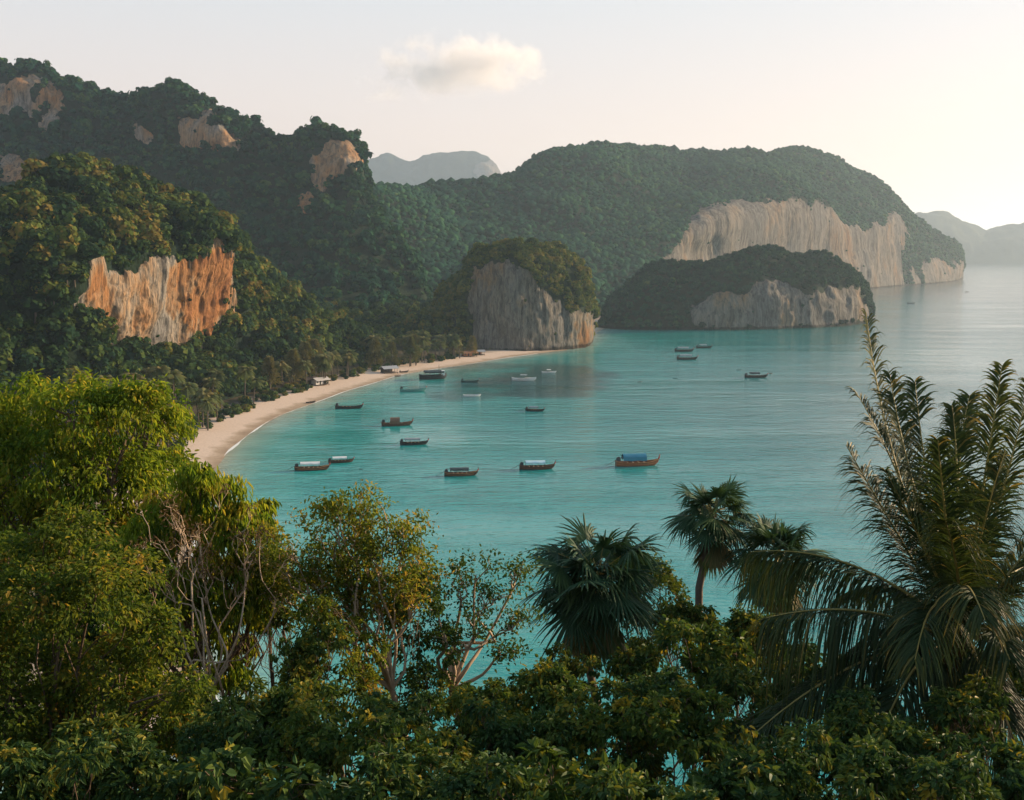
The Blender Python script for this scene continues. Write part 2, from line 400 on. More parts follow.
def landform(name, cols, back, nu, nvs, mat, rockfn, amp=(4, 40), rib=(2.0, 7.0, 45.0), seed=1, label='', tens_v=0.3, warm=None):
    Gd, vp = loft(cols, back, nu, nvs, tens_v)
    nv = len(vp); n = grid_normals(Gd)
    V = Gd.reshape(-1, 3); n = n.reshape(-1, 3)
    px, py = proj(V)
    U = np.tile(np.linspace(0, len(cols) - 1, nu), nv); VP = np.repeat(vp, nu)
    rock = rockfn(px, py, U, VP, V)
    d = fbm(V / amp[1], 4, seed) * amp[0]
    rb = fbm(V / np.array([rib[1], rib[1], rib[2]]), 5, seed + 9) * rib[0] * .7
    wv = V + np.column_stack([fbm(V / (rib[1] * 4), 3, seed + 31), fbm(V / (rib[1] * 4), 3, seed + 32), fbm(V / (rib[1] * 4), 3, seed + 33) * 2]) * rib[1] * 1.6
    rb2 = np.abs(fbm(wv / np.array([rib[1] * 3.2, rib[1] * 3.2, rib[2] * 1.7]), 5, seed + 19)) * rib[0] * 1.4 + (np.abs(fbm(wv / (rib[1] * 3.0), 4, seed + 21)) - .4) * rib[0] * .45
    lift = np.clip(V[:, 2] / (amp[0] * 1.5 + 1e-6), 0.12, 1)
    V = V + n * (d * (1 - rock * 0.6) * lift + rock * (rb + rb2) )[:, None]
    V[:, 2] = np.where(np.repeat(vp, nu) == 0, np.minimum(V[:, 2], -1.0), V[:, 2])
    mb = MB(); F4 = grid_faces(nv, nu)[:, ::-1]; mb.add(V, F4)
    o = mb.build(name, mat, smooth=True); attr(o, 'rock', rock); attr(o, 'stain_glow', warm(px, py, V) if warm else 0 * px)
    tag(o, label, kind='structure')
    return o, V, F4, rock, VP
def ell(px, py, cx, cy, rx, ry, V=None, sc=8.0, seed=3, k=0.35):
    r = np.sqrt(((px - cx) / rx) ** 2 + ((py - cy) / ry) ** 2)
    if V is not None: r = r + k * fbm(V / np.array([sc, sc, sc * 1.6]), 4, seed)
    return np.clip(1 - sstep(0.8, 1.12, r), 0, 1)
def pmask(px, py, poly, V, sc, seed, amp, soft=2.5, tongue=.8):
    q = np.column_stack([px, py]); P_ = np.array(poly, float); d = segdist(q, np.r_[P_, P_[:1]]); d = np.where(inside(q, P_), d, -d)
    d = d + amp * fbm(V / np.array([sc, sc, sc * 1.8]), 4, seed) + amp * tongue * fbm(V / np.array([sc * .35, sc * .35, sc * 4.0]), 3, seed + 40)
    return sstep(-soft, soft, d)
def scatter(V, F4, rock, spacing, rng, VPmax=None, VP=None, thr=0.45, ledge=0.03, zmin=1.5):
    a = V[F4]; n = np.cross(a[:, 2] - a[:, 0], a[:, 3] - a[:, 1]) * 0.5; ar = np.linalg.norm(n, axis=1)
    fr = rock[F4].mean(1); ok = a[:, :, 2].mean(1) > zmin
    if VPmax is not None: ok &= VP[F4].mean(1) < VPmax
    wt = ar * np.maximum(1 - sstep(thr - .25, thr + .3, fr), ledge) * ok
    cnt = rng.poisson(wt / spacing ** 2)
    idx = np.repeat(np.arange(len(F4)), cnt); m = len(idx)
    u, v = rng.random((m, 1)), rng.random((m, 1)); q = a[idx]
    p = (1 - u) * (1 - v) * q[:, 0] + u * (1 - v) * q[:, 1] + u * v * q[:, 2] + (1 - u) * v * q[:, 3]
    return p, nrm(n[idx]), fr[idx]

def crown_lump(seed, sub=1):
    V, Fc = icos(sub); d = 1 + 0.32 * vnoise(V * 1.7 + seed * 7.1, seed) + 0.2 * vnoise(V * 4.1 + seed, seed + 5)
    V = V * d[:, None]; V[:, 2] = np.where(V[:, 2] < 0, V[:, 2] * 0.55, V[:, 2] * 0.9)
    return V, Fc
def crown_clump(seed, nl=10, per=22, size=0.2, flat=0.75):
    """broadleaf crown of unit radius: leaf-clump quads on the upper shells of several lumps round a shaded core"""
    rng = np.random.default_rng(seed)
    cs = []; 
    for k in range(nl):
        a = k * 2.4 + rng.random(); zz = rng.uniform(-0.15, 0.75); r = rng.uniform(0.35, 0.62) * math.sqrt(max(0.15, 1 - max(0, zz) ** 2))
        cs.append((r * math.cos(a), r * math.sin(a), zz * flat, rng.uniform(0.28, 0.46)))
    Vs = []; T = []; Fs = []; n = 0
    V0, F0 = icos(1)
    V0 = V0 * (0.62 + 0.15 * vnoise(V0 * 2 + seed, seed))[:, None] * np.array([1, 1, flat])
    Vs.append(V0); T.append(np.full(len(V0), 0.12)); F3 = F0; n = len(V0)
    F4 = []
    for (x, y, z, r) in cs:
        d = rdir(rng, per); d[:, 2] = np.where(d[:, 2] < -0.35, -d[:, 2], d[:, 2])
        p = np.array([x, y, z]) + d * r * rng.uniform(0.85, 1.1, (per, 1))
        nn = nrm(d + rdir(rng, per) * 0.55 + np.array([0, 0, .25])); a = nrm(np.cross(nn, rdir(rng, per))); b = np.cross(nn, a)
        s = size * rng.uniform(0.6, 1.25, (per, 1))
        q = np.stack([p - a * s * .6 - b * s * .3, p + a * s * .3 - b * s * .6 , p + a * s * .65 + b * s * .3, p - a * s * .3 + b * s * .6], 1).reshape(-1, 3)
        Vs.append(q); t0 = rng.uniform(.3, .7)
        T.append(np.repeat(np.clip(t0 + rng.normal(0, .12, per), 0, 1), 4))
        F4.append(np.arange(per * 4).reshape(-1, 4) + n); n += per * 4
    return np.concatenate(Vs), F3, np.concatenate(F4), np.concatenate(T)
def realize(name, mat, pts, rad, protos, rng, label, tint_sd=0.16, hs=(0.8, 1.25), tint_mu=0.0, lumps=False):
    mb = MB(); var = rng.integers(0, len(protos), len(pts))
    for k, pr in enumerate(protos):
        ii = np.where(var == k)[0]
        if len(ii) == 0: continue
        m = len(ii); an = rng.random(m) * 2 * PI; c, s = np.cos(an)[:, None], np.sin(an)[:, None]
        Vp = pr[0]; nvp = len(Vp)
        x = Vp[None, :, 0] * c - Vp[None, :, 1] * s; y = Vp[None, :, 0] * s + Vp[None, :, 1] * c
        z = Vp[None, :, 2] * rng.uniform(*hs, (m, 1))
        W = np.stack([x, y, np.broadcast_to(z, x.shape)], -1) * rad[ii][:, None, None] + pts[ii][:, None, :]
        tb = (rng.normal(0.45 + tint_mu, tint_sd, (m, 1)))
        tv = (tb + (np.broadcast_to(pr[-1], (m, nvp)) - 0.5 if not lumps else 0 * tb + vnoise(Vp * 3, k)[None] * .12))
        tv = np.clip(tv, 0, 1).ravel(); W = W.reshape(-1, 3)
        f3 = (pr[1][None] + (np.arange(m) * nvp)[:, None, None]).reshape(-1, 3)
        base = mb.n
        mb.add(W, f3, 0, tv)
        if not lumps:
            f4 = (pr[2][None] + (np.arange(m) * nvp)[:, None, None]).reshape(-1, 4) + base
            mb.F4.append(f4); mb.M4.append(np.zeros(len(f4)))
    o = mb.build(name, mat, smooth=lumps); tag(o, label, kind='stuff'); return o
LUMPS = [crown_lump(k, 1) for k in range(8)]
LUMPS = [(v, f, np.full(len(v), .5)) for v, f in LUMPS]
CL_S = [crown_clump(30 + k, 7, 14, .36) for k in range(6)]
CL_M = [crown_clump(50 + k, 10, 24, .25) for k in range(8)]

def c_(*pts):
    """column of (px, py, Y): Y None means the point lies on the water plane; a string '+n' is n metres behind the base"""
    out = []; y0 = None
    for a, b, Y in pts:
        if Y is None: p = G(a, b); y0 = p[1]
        else:
            if isinstance(Y, str): Y = y0 + float(Y)
            p = P(a, b, Y)
        if y0 is None: y0 = p[1]
        out.append(p)
    return out
rng = np.random.default_rng(7)

# --- long mountain across the bay
cols = [c_((300, 332, None), (310, 300, '+60'), (320, 250, '+200'), (330, 196, '+420')),
        c_((400, 324, None), (400, 295, '+60'), (400, 245, '+220'), (400, 184, '+470')),
        c_((450, 320, None), (450, 292, '+60'), (450, 240, '+230'), (450, 183, '+480')),
        c_((505, 318, None), (507, 290, '+60'), (508, 235, '+240'), (510, 171, '+520')),
        c_((560, 315, None), (560, 285, '+60'), (560, 225, '+260'), (560, 154, '+560')),
        c_((612, 312, None), (610, 280, '+60'), (608, 218, '+280'), (605, 146, '+600')),
        c_((655, 307, None), (655, 270, '+40'), (655, 222, '+200'), (648, 147, '+600')),
        c_((688, 301, None), (688, 255, '+22'), (690, 222, '+45'), (695, 151, '+560')),
        c_((730, 298, None), (730, 250, '+15'), (730, 206, '+35'), (745, 152, '+520')),
        c_((775, 295, None), (775, 250, '+15'), (775, 203, '+35'), (785, 152, '+500')),
        c_((815, 292, None), (815, 250, '+15'), (815, 209, '+35'), (816, 158, '+470')),
        c_((850, 290, None), (848, 250, '+15'), (846, 217, '+35'), (845, 166, '+430')),
        c_((875, 288, None), (873, 250, '+14'), (872, 221, '+32'), (872, 179, '+330')),
        c_((898, 286, None), (897, 245, '+14'), (896, 214, '+32'), (892, 192, '+200')),
        c_((915, 285, None), (912, 262, '+18'), (910, 240, '+40'), (908, 212, '+120')),
        c_((937, 283, None), (934, 267, '+18'), (930, 252, '+40'), (926, 227, '+110')),
        c_((954, 281, None), (953, 270, '+15'), (951, 260, '+35'), (948, 243, '+90')),
        c_((962, 278, None), (963, 270, '+10'), (964, 263, '+25'), (962, 256, '+60'))]
def rk(px, py, U, VP, V):
    a = pmask(px, py, [(672, 275), (674, 245), (684, 226), (702, 214), (725, 206), (760, 201), (795, 205), (822, 209), (842, 216), (862, 226), (876, 222), (896, 211), (908, 216), (908, 240), (905, 290), (870, 296), (670, 300)], V, 90, 3, 5, 6, 1.1)
    b = pmask(px, py, [(918, 290), (920, 268), (928, 256), (940, 258), (950, 264), (960, 262), (970, 290)], V, 60, 4, 5, 5, 1.1)
    return np.clip(np.maximum(a, b), 0, 1) * (VP < 2.25)
o, V, F4, rock, VP = landform('mountain', cols, [(60, 260, .75), (120, 600, 0)], 420, (16, 26, 40, 8, 4), M['rock_far'], rk, amp=(16, 150), rib=(3.5, 20, 220), seed=11, label='long wooded mountain with a pale cliff across the bay')
p, n, fr = scatter(V, F4, rock, 5.0, rng, 3.35, VP, thr=.5, ledge=.003)
r = np.clip(rng.lognormal(1.12, .32, len(p)), 1.8, 6.5) * np.where(fr > .5, .6, 1); p[:, 2] += r * .25
realize('forest', M['fol_far'], p, r, LUMPS, rng, 'dense dark forest covering the long mountain across the bay', lumps=True, hs=(.8, 1.3))
print('far crowns', len(p))

# --- high mountain on the left
def LB(px, ry, Yr, ct, cf, by, Yb): return c_((px + 4, by, Yb), (px + 2, (by + cf) / 2 + 6, Yb + (Yr - Yb) * .45), (px, cf, Yr - 75), (px, ct + 4, Yr - 58), (px, ry + 9, Yr))
cols = [LB(-150, 46, 1180, 85, 130, 420, 620), LB(-70, 50, 1180, 85, 130, 420, 640), LB(0, 58, 1180, 80, 122, 410, 660), LB(32, 61, 1170, 82, 122, 405, 670), LB(56, 76, 1160, 92, 120, 400, 680), LB(80, 75, 1160, 100, 125, 395, 690),
        LB(102, 86, 1150, 110, 140, 390, 700), LB(128, 87, 1150, 110, 150, 385, 700), LB(150, 82, 1140, 118, 155, 380, 710), LB(190, 88, 1130, 120, 158, 375, 715), LB(222, 103, 1120, 124, 158, 370, 720),
        LB(245, 119, 1120, 150, 175, 365, 730), LB(264, 127, 1110, 155, 180, 360, 735), LB(285, 131, 1100, 160, 185, 357, 740), LB(303, 127, 1090, 155, 185, 354, 745), LB(330, 128, 1080, 152, 185, 350, 750),
        LB(347, 139, 1075, 158, 188, 347, 760), LB(359, 158, 1070, 172, 195, 344, 770), LB(368, 180, 1060, 190, 210, 342, 780), LB(385, 215, 1040, 222, 240, 340, 800), LB(410, 260, 1020, 265, 280, 338, 820), LB(440, 318, 1000, 320, 323, 336, 840)]
def rk(px, py, U, VP, V):
    m = ell(px, py, 14, 102, 26, 22, V, 20, 5, .75); m = np.maximum(m, ell(px, py, 48, 102, 12, 20, V, 20, 6, .75))
    m = np.maximum(m, ell(px, py, 145, 138, 10, 14, V, 18, 7, .75)); m = np.maximum(m, ell(px, py, 214, 140, 24, 16, V, 18, 8, .75)); m = np.maximum(m, ell(px, py, 190, 128, 10, 7, V, 18, 8, .75))
    m = np.maximum(m, ell(px, py, 334, 164, 18, 14, V, 18, 9, .75)); m = np.maximum(m, ell(px, py, 322, 178, 9, 9, V, 18, 10, .75)); m = np.maximum(m, ell(px, py, 20, 170, 14, 14, V, 18, 12, .75)) 
    m = np.maximum(m, ell(px, py, 305, 200, 7, 9, V, 18, 13, .75))
    return m * (VP < 3.5)
o, V, F4, rock, VP = landform('mountain', cols, [(-20, 120, .8), (-40, 300, 0)], 360, (20, 30, 14, 10, 5), M['rock_left'], rk, amp=(7, 55), rib=(4, 14, 90), seed=23, label='high wooded mountain with small rock faces at the left')
p, n, fr = scatter(V, F4, rock, 6.6, rng, 4.5, VP, thr=.5, ledge=.015)
ppx, ppy = proj(p); k = (ppx > -140) & (ppy < 360); p, fr = p[k], fr[k]
r = np.clip(rng.lognormal(1.4, .42, len(p)), 2.2, 9.5) * np.where(fr > .5, .55, 1); p[:, 2] += r * .3
realize('forest', M['fol_isl'], p, r, CL_S, rng, 'dense forest covering the high mountain at the left', tint_sd=.2)
print('left crowns', len(p))

# --- low island in the bay
cols = []
for bx, by, tx, ty, dd in [(597, 328, 602, 316, 25), (606, 328.5, 612, 300, 45), (622, 329.5, 626, 286, 60), (645, 330, 648, 272, 70), (675, 330, 678, 266, 75), (705, 330, 708, 265, 75), (735, 330, 735, 255, 75), (765, 329.5, 762, 250, 75),
                           (795, 328.5, 795, 253, 70), (822, 327.5, 824, 258, 62), (845, 326, 845, 264, 52), (860, 324, 857, 273, 42), (868, 321.5, 864, 284, 30), (872, 318, 868, 300, 20)]:
    f = lambda t: by + (ty - by) * t
    cols.append(c_((bx, by, None), (bx, f(.4), '+6'), (bx + (tx - bx) * .5, f(.72), '+%f' % (dd * .3)), (tx, ty, '+%f' % dd)))
def rk(px, py, U, VP, V):
    m = pmask(px, py, [(690, 325), (693, 305), (706, 299), (722, 296), (742, 290), (757, 281), (778, 280), (790, 290), (806, 297), (822, 291), (840, 288), (858, 292), (868, 306), (870, 321), (850, 325), (800, 327), (740, 328)], V, 22, 5, 4.5, 4, .9)
    return m * (VP < 2.0)
o, V, F4, rock, VP = landform('island', cols, [(15, 40, .8), (30, 90, 0)], 240, (22, 14, 14, 6, 4), M['rock_isl'], rk, amp=(3.5, 26), rib=(1.5, 6, 26), seed=31, label='low wooded rock island with patchy cliffs in front of the long mountain')
p, n, fr = scatter(V, F4, rock, 4.6, rng, 3.9, VP, thr=.45, ledge=.02)
r = rng.uniform(2.2, 4.2, len(p)) * np.where(fr > .45, .55, 1); p[:, 2] += r * .3
realize('forest', M['fol_isl'], p, r, CL_M, rng, 'dark bush and trees covering the low rock island', tint_mu=-.12)
print('island crowns', len(p))

# --- rock at the far end of the beach
cols = []
for bx, by, mx, my, tx, ty, dd in [(410, 349, 414, 336, 420, 326, 22), (430, 349, 433, 318, 436, 303, 26), (450, 350.5, 452, 300, 454, 284, 30), (464, 352, 465, 285, 467, 268, 34), (474, 352, 474, 268, 477, 254, 38), (490, 352.5, 489, 262, 493, 247.5, 40), (515, 352.5, 515, 262, 517, 246.5, 40),
                                   (540, 351.5, 542, 262, 542, 248, 38), (560, 350, 565, 266, 560, 251, 34), (577, 348.5, 582, 276, 577, 261, 28), (588, 346, 591, 292, 586, 278, 20), (592, 341, 593, 315, 590, 303, 12)]:
    cols.append(c_((bx, by, None), (bx + (mx - bx) * .6, by + (my - by) * .5, '+3'), (mx, my, '+7'), (tx, ty, '+%f' % dd)))
def rk(px, py, U, VP, V):
    m = pmask(px, py, [(472, 352), (471, 300), (474, 268), (484, 263), (503, 262), (520, 266), (531, 272), (540, 284), (550, 294), (560, 304), (572, 312), (584, 309), (594, 318), (592, 348), (560, 353), (510, 354)], V, 10, 5, 3.2, 3.5, 1.1)
    return m * (VP < 2.6)
o, V, F4, rock, VP = landform('rock_headland', cols, [(0, 30, .75), (-5, 60, 0)], 200, (26, 26, 18, 6, 4), M['rock_mid'], rk, amp=(2.4, 18), rib=(1.1, 4.0, 30), seed=43, label='steep grey limestone rock with a green top at the end of the beach', warm=lambda px, py, V: np.maximum(ell(px, py, 521, 300, 5, 11, V, 9, 5, .4), ell(px, py, 583, 335, 9, 16, V, 5, 5, .9)) * .75)  # orange sunlight painted on the right corner; other ellipse is an orange rock spot
E_V, E_F, E_R, E_VP = V, F4, rock, VP
p, n, fr = scatter(V, F4, rock, 3.0, rng, 3.9, VP, thr=.45, ledge=.02)
r = np.clip(rng.lognormal(.95, .38, len(p)), 1.4, 5.5) * np.where(fr > .45, .5, 1); p[:, 2] += r * .25
realize('forest', M['fol_sun'], p, r, CL_M, rng, 'shrubs and creepers covering the top of the steep grey rock', tint_mu=.2, tint_sd=.2)
print('rock crowns', len(p))

# --- near hill with the orange cliff
cols = [c_((-190, 470, None), (-180, 360, 380), (-172, 290, 388), (-140, 240, 440)), c_((-70, 455, None), (-60, 350, 405), (-52, 272, 413), (-30, 222, 475)), c_((20, 440, None), (20, 340, 418), (25, 256, 422), (30, 197, 490)),
        c_((72, 435, None), (76, 335, 432), (80, 250, 431), (84, 180, 530)), c_((112, 428, None), (110, 346, 454), (112, 248, 450), (118, 178, 545)), c_((150, 422, None), (150, 353, 477), (150, 250, 472), (150, 186, 556)),
        c_((195, 414, None), (192, 351, 503), (190, 248, 497), (186, 206, 560)), c_((228, 406, None), (226, 340, 522), (226, 246, 516), (216, 228, 560)), c_((256, 397, None), (243, 330, 540), (240, 262, 540), (236, 248, 580)),
        c_((283, 388, None), (268, 330, 562), (262, 296, 567), (256, 280, 600)), c_((312, 381, None), (302, 340, 588), (296, 318, 592), (290, 304, 612)), c_((342, 372, None), (336, 345, 612), (330, 332, 617), (322, 322, 626)),
        c_((385, 363, None), (378, 350, 650), (372, 344, 655), (362, 340, 660))]
def rk(px, py, U, VP, V):
    m = pmask(px, py, [(73, 322), (77, 300), (87, 276), (94, 256), (104, 257), (112, 270), (125, 277), (139, 270), (150, 258), (163, 252), (175, 263), (190, 266), (202, 254), (210, 243), (220, 248), (229, 255), (233, 285), (232, 318), (216, 330), (205, 346), (185, 354), (160, 351), (140, 354), (122, 349), (98, 334)], V, 8, 5, 4, 3, 1.2)
    return m * (VP < 2.4) * (VP > .75)
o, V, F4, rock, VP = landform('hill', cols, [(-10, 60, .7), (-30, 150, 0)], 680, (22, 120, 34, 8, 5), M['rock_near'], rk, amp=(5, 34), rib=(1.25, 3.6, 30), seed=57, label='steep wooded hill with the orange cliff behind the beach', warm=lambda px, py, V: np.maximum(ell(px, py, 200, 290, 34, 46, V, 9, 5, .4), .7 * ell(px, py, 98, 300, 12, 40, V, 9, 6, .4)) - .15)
p, n, fr = scatter(V, F4, rock, 4.3, rng, 3.6, VP, thr=.75, ledge=.035)
ppx, ppy = proj(p); k = (ppx > -60); p, fr, n = p[k], fr[k], n[k]
r = np.clip(rng.lognormal(1.36, .42, len(p)), 2.0, 7.4) * np.where(fr > .45, .42, 1); p[:, 2] += r * .35
HILL = (p, r)
print('hill crowns', len(p))

# --- valley floor trees (behind the beach)
m_ = 9000
xy = np.column_stack([rng.uniform(-560, 40, m_), rng.uniform(140, 1050, m_)])
d = land_d(xy); ok = (d > np.where(xy[:, 1] > 330, np.where(xy[:, 1] < 540, 88, 52), 28)) & (d < 330); xy, d = xy[ok], d[ok]
z = land_z(xy, d); q = np.column_stack([xy, z]); ppx, ppy = proj(q); ok = (ppx > -40) & (ppx < 600) & (ppy < 900) & (rng.random(len(q)) < .8)
q = q[ok]; rv = rng.uniform(3.0, 5.8, len(q)); hv = rng.uniform(5, 10, len(q)); q[:, 2] += hv
VAL = (q, rv)
print('valley crowns', len(q))

# near trees of hill and valley: 300 individuals, the rest one mass
allp = np.concatenate([HILL[0], VAL[0]]); allr = np.concatenate([HILL[1], VAL[1]]); src = np.r_[np.zeros(len(HILL[0])), np.ones(len(VAL[0]))]
ppx, ppy = proj(allp); dist = np.linalg.norm(allp - [0, 0, H], axis=1)
score = allr / dist * np.where((ppx > 0) & (ppx < 480) & (ppy < 405) & (ppy > 150), 1, .05) * np.where((src == 1) & (ppy > 330), .7, 1) * np.where((src == 0) & (ppy > 340), .6, 1)
order = np.argsort(-score); pick = order[:300]; rest = order[300:]
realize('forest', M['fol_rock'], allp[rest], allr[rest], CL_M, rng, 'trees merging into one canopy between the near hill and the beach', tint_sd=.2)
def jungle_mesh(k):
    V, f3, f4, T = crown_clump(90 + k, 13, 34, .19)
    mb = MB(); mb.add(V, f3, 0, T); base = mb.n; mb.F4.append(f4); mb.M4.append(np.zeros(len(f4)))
    tv, tf = tube([[0, 0, -1.15], [.03, .02, -.5], [0, 0, .1]], [.07, .05, .04], 6); mb.add(tv, tf, 1)
    return mb.mesh('jungle_tree', [M['fol_mid'], M['bark_far']])
JM = [jungle_mesh(k) for k in range(10)]
for i in pick:
    pt, rr = allp[i], allr[i]; x, y = ppx[i], ppy[i]
    o = bpy.data.objects.new('jungle_tree', JM[int(rng.integers(0, 10))]); COL.objects.link(o)
    o.location = tuple(pt); s = rr * rng.uniform(.95, 1.15); o.scale = (s, s, s * rng.uniform(.85, 1.2)); o.rotation_euler = (0, 0, rng.random() * 6.28)
    if src[i] == 0:
        if x < 78: zone = 'on the steep slope left of the orange cliff'
        elif x > 232: zone = 'on the slope running down right of the orange cliff'
        elif y < 262: zone = 'on the hilltop above the orange cliff'
        else: zone = 'at the foot of the orange cliff'
    else:
        zone = 'on the flat ground between the orange cliff and the palms' if x < 300 else 'in the valley behind the far end of the beach'
    tag(o, 'rounded leafy jungle tree ' + zone, 'tree', 'jungle trees ' + zone)

# --- far ridges
cols = [c_((350, 220, 6800), (352, 185, 6840), (355, 160, 7000)), c_((372, 261, 6800), (374, 185, 6840), (376, 157, 7000)), c_((390, 261, 6800), (389, 182, 6830), (388, 153.5, 7000)), c_((412, 261, 6800), (412, 184, 6830), (410, 158, 7000)), c_((428, 261, 6800), (428, 183, 6830), (428, 155, 7000)),
        c_((455, 261, 6800), (455, 183, 6830), (455, 153, 7000)), c_((478, 261, 6800), (480, 182, 6830), (480, 153, 7000)), c_((490, 261, 6800), (491, 184, 6830), (491, 161, 7000)), c_((498, 261, 6800), (499, 190, 6840), (499, 172, 7000)), c_((512, 261, 6800), (512, 200, 6850), (511, 183, 7000))]
landform('mountain', cols, [(0, 300, .8), (0, 800, 0)], 260, (20, 24, 6, 4), M['rock_far'], lambda px, py, U, VP, V: ell(px, py, 490, 172, 16, 12, V, 60, 3) * .8, amp=(26, 160), rib=(12, 60, 400), seed=61, label='small flat-topped mountain far behind the wooded ridge')
cols = []
for x, y in [(880, 238), (905, 222), (920, 211), (932, 209.5), (948, 213), (962, 221), (978, 229), (988, 231), (1000, 227), (1015, 223), (1040, 220), (1075, 214), (1110, 226), (1150, 246)]:
    b = 7400 + (250 if x < 985 else 0) * 0
    cols.append(c_((x, 264.0, None), (x, 264 + (y - 264) * .55, '+120'), (x, y, '+420')))
landform('mountain', cols, [(0, 300, .7), (0, 700, 0)], 300, (10, 14, 6, 4), M['rock_far'], lambda px, py, U, VP, V: 0 * px, amp=(22, 160), rib=(5, 40, 200), seed=71, label='low grey mountains on the horizon at the right edge')

# ------------------------------------------------------------------ sea
def build_sea():
    th = np.radians(np.concatenate([np.linspace(-88, -30, 40), np.linspace(-29.7, 29.7, 420), np.linspace(30, 88, 40)]))
    rr = np.concatenate([np.geomspace(30, 2600, 420), np.geomspace(2700, 30000, 50)])
    A, B = np.meshgrid(th, rr, indexing='ij'); xy = np.column_stack([(np.sin(A) * B).ravel(), (np.cos(A) * B).ravel()])
    near = np.linalg.norm(xy, axis=1) < 3500
    d = np.full(len(xy), 3000.0); d[near] = -land_d(xy[near])
    isl = np.array([G(a, b)[:2] for a, b in [(597, 328), (645, 330), (735, 330), (795, 328.5), (845, 326), (872, 318)]])
    cst = np.array([G(a, b)[:2] for a, b in [(700, 300), (775, 295), (850, 290), (898, 286), (937, 283), (962, 278)]])
    dr = np.full(len(xy), 3000.0); dr[near] = np.minimum(segdist(xy[near], isl), segdist(xy[near], cst))
    px, py = proj(np.column_stack([xy, np.zeros(len(xy))]))
    x, y = xy[:, 0], xy[:, 1]
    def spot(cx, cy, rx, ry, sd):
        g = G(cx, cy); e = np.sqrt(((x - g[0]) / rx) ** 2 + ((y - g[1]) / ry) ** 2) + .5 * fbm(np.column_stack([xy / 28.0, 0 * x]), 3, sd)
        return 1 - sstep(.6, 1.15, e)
    rock_shade = np.maximum.reduce([spot(540, 388, 30, 30, 6) * .9, spot(515, 382, 45, 55, 1) * .9, spot(555, 372, 28, 45, 2) * .8, spot(470, 395, 20, 26, 3) * .6, spot(495, 366, 42, 18, 4) * .6])  # dark water patches painted where the rock's shadow falls
    mb = MB(); mb.add(np.column_stack([xy, np.zeros(len(xy))]), grid_faces(len(th), len(rr))[:, ::-1])
    m, nt, out = newmat('sea water')
    def A_(n): return N(nt, 'ShaderNodeAttribute', attribute_name=n).outputs['Fac']
    gp = N(nt, 'ShaderNodeNewGeometry'); pos = gp.outputs['Position']
    n1 = noise(nt, pos, .012, 4); n2 = noise(nt, pos, .06, 4)
    dd = math_(nt, 'ADD', A_('shore'), math_(nt, 'MULTIPLY', math_(nt, 'SUBTRACT', n1, .5), 90.0))
    wash = ramp(nt, math_(nt, 'DIVIDE', A_('shore'), 40.0), [(0.0, (.42, .46, .36)), (.10, (.30, .47, .40)), (.35, (.08, .38, .34)), (.9, (.008, .30, .27))])
    deep = ramp(nt, math_(nt, 'DIVIDE', dd, 430.0), [(0.0, (.008, .30, .27)), (.25, (.006, .25, .235)), (.6, (.03, .16, .165)), (1.0, (.105, .155, .16))])  # depth colours; far end paled to paint in sky reflection on open water
    c = mixc(nt, ramp(nt, math_(nt, 'DIVIDE', A_('shore'), 40.0), [(.5, (0, 0, 0)), (.95, (1, 1, 1))]), wash, deep)
    c = mixc(nt, math_(nt, 'MULTIPLY', A_('rock_shade'), .92), c, (.003, .05, .055))
    c = mixc(nt, 1.0, c, ramp(nt, n2, [(.3, (.82, .85, .86)), (.6, (1.05, 1.05, 1.05))]), 'MULTIPLY')
    w1 = noise(nt, pos, 1.0, 3, .6, (.10, .22, .1)); w2 = noise(nt, pos, 1.0, 4, .6, (.5, .9, .5)); w3 = noise(nt, pos, 1.0, 2, .6, (2.2, 3.2, 2.0))
    hgt = math_(nt, 'ADD', math_(nt, 'MULTIPLY', w1, 1.3), math_(nt, 'ADD', math_(nt, 'MULTIPLY', w2, .42), math_(nt, 'MULTIPLY', w3, .07)))
    b = N(nt, 'ShaderNodeBump'); b.inputs['Strength'].default_value = 1.0; b.inputs['Distance'].default_value = .38
    lane = ramp(nt, noise(nt, pos, 1.0, 4, .6, (.006, .022, .01)), [(.35, (.35, .35, .35)), (.65, (1.5, 1.5, 1.5))])
    hgt = math_(nt, 'MULTIPLY', hgt, lane)
    nt.links.new(hgt, b.inputs['Height'])
    p = N(nt, 'ShaderNodeBsdfPrincipled'); p.inputs['Roughness'].default_value = .09; p.inputs['IOR'].default_value = 1.33; p.inputs['Specular IOR Level'].default_value = .75
    nt.links.new(c, p.inputs['Base Color']); nt.links.new(b.outputs[0], p.inputs['Normal']); nt.links.new(p.outputs[0], out.inputs[0])
    o = mb.build('sea', m, smooth=True); attr(o, 'shore', np.minimum(d, 3000)); attr(o, 'rock_shade', rock_shade)
    tag(o, 'calm turquoise bay water reaching to the horizon', kind='structure')
    # foam line along the sand
    S = SHORE[(SHORE[:, 1] > 150) & (SHORE[:, 1] < 715)]
    seg = np.linalg.norm(np.diff(S, axis=0), axis=1); L = np.r_[0, np.cumsum(seg)]; t = np.arange(0, L[-1], .8)
    c2 = np.column_stack([np.interp(t, L, S[:, 0]), np.interp(t, L, S[:, 1])]); tg = nrm(np.gradient(c2, axis=0)); nn = np.column_stack([-tg[:, 1], tg[:, 0]])
    g3 = np.column_stack([t * .05, 0 * t, 0 * t]); wv = np.clip(1.0 + 1.3 * fbm(g3, 4, 77), .05, 3.2) * np.interp(c2[:, 1], [330, 400, 560], [.75, .6, .45])
    off = fbm(g3 * .5, 3, 79)
    a = c2 - nn * (off - .4)[:, None] - nn * wv[:, None]; bb = c2 - nn * (off - .4)[:, None]
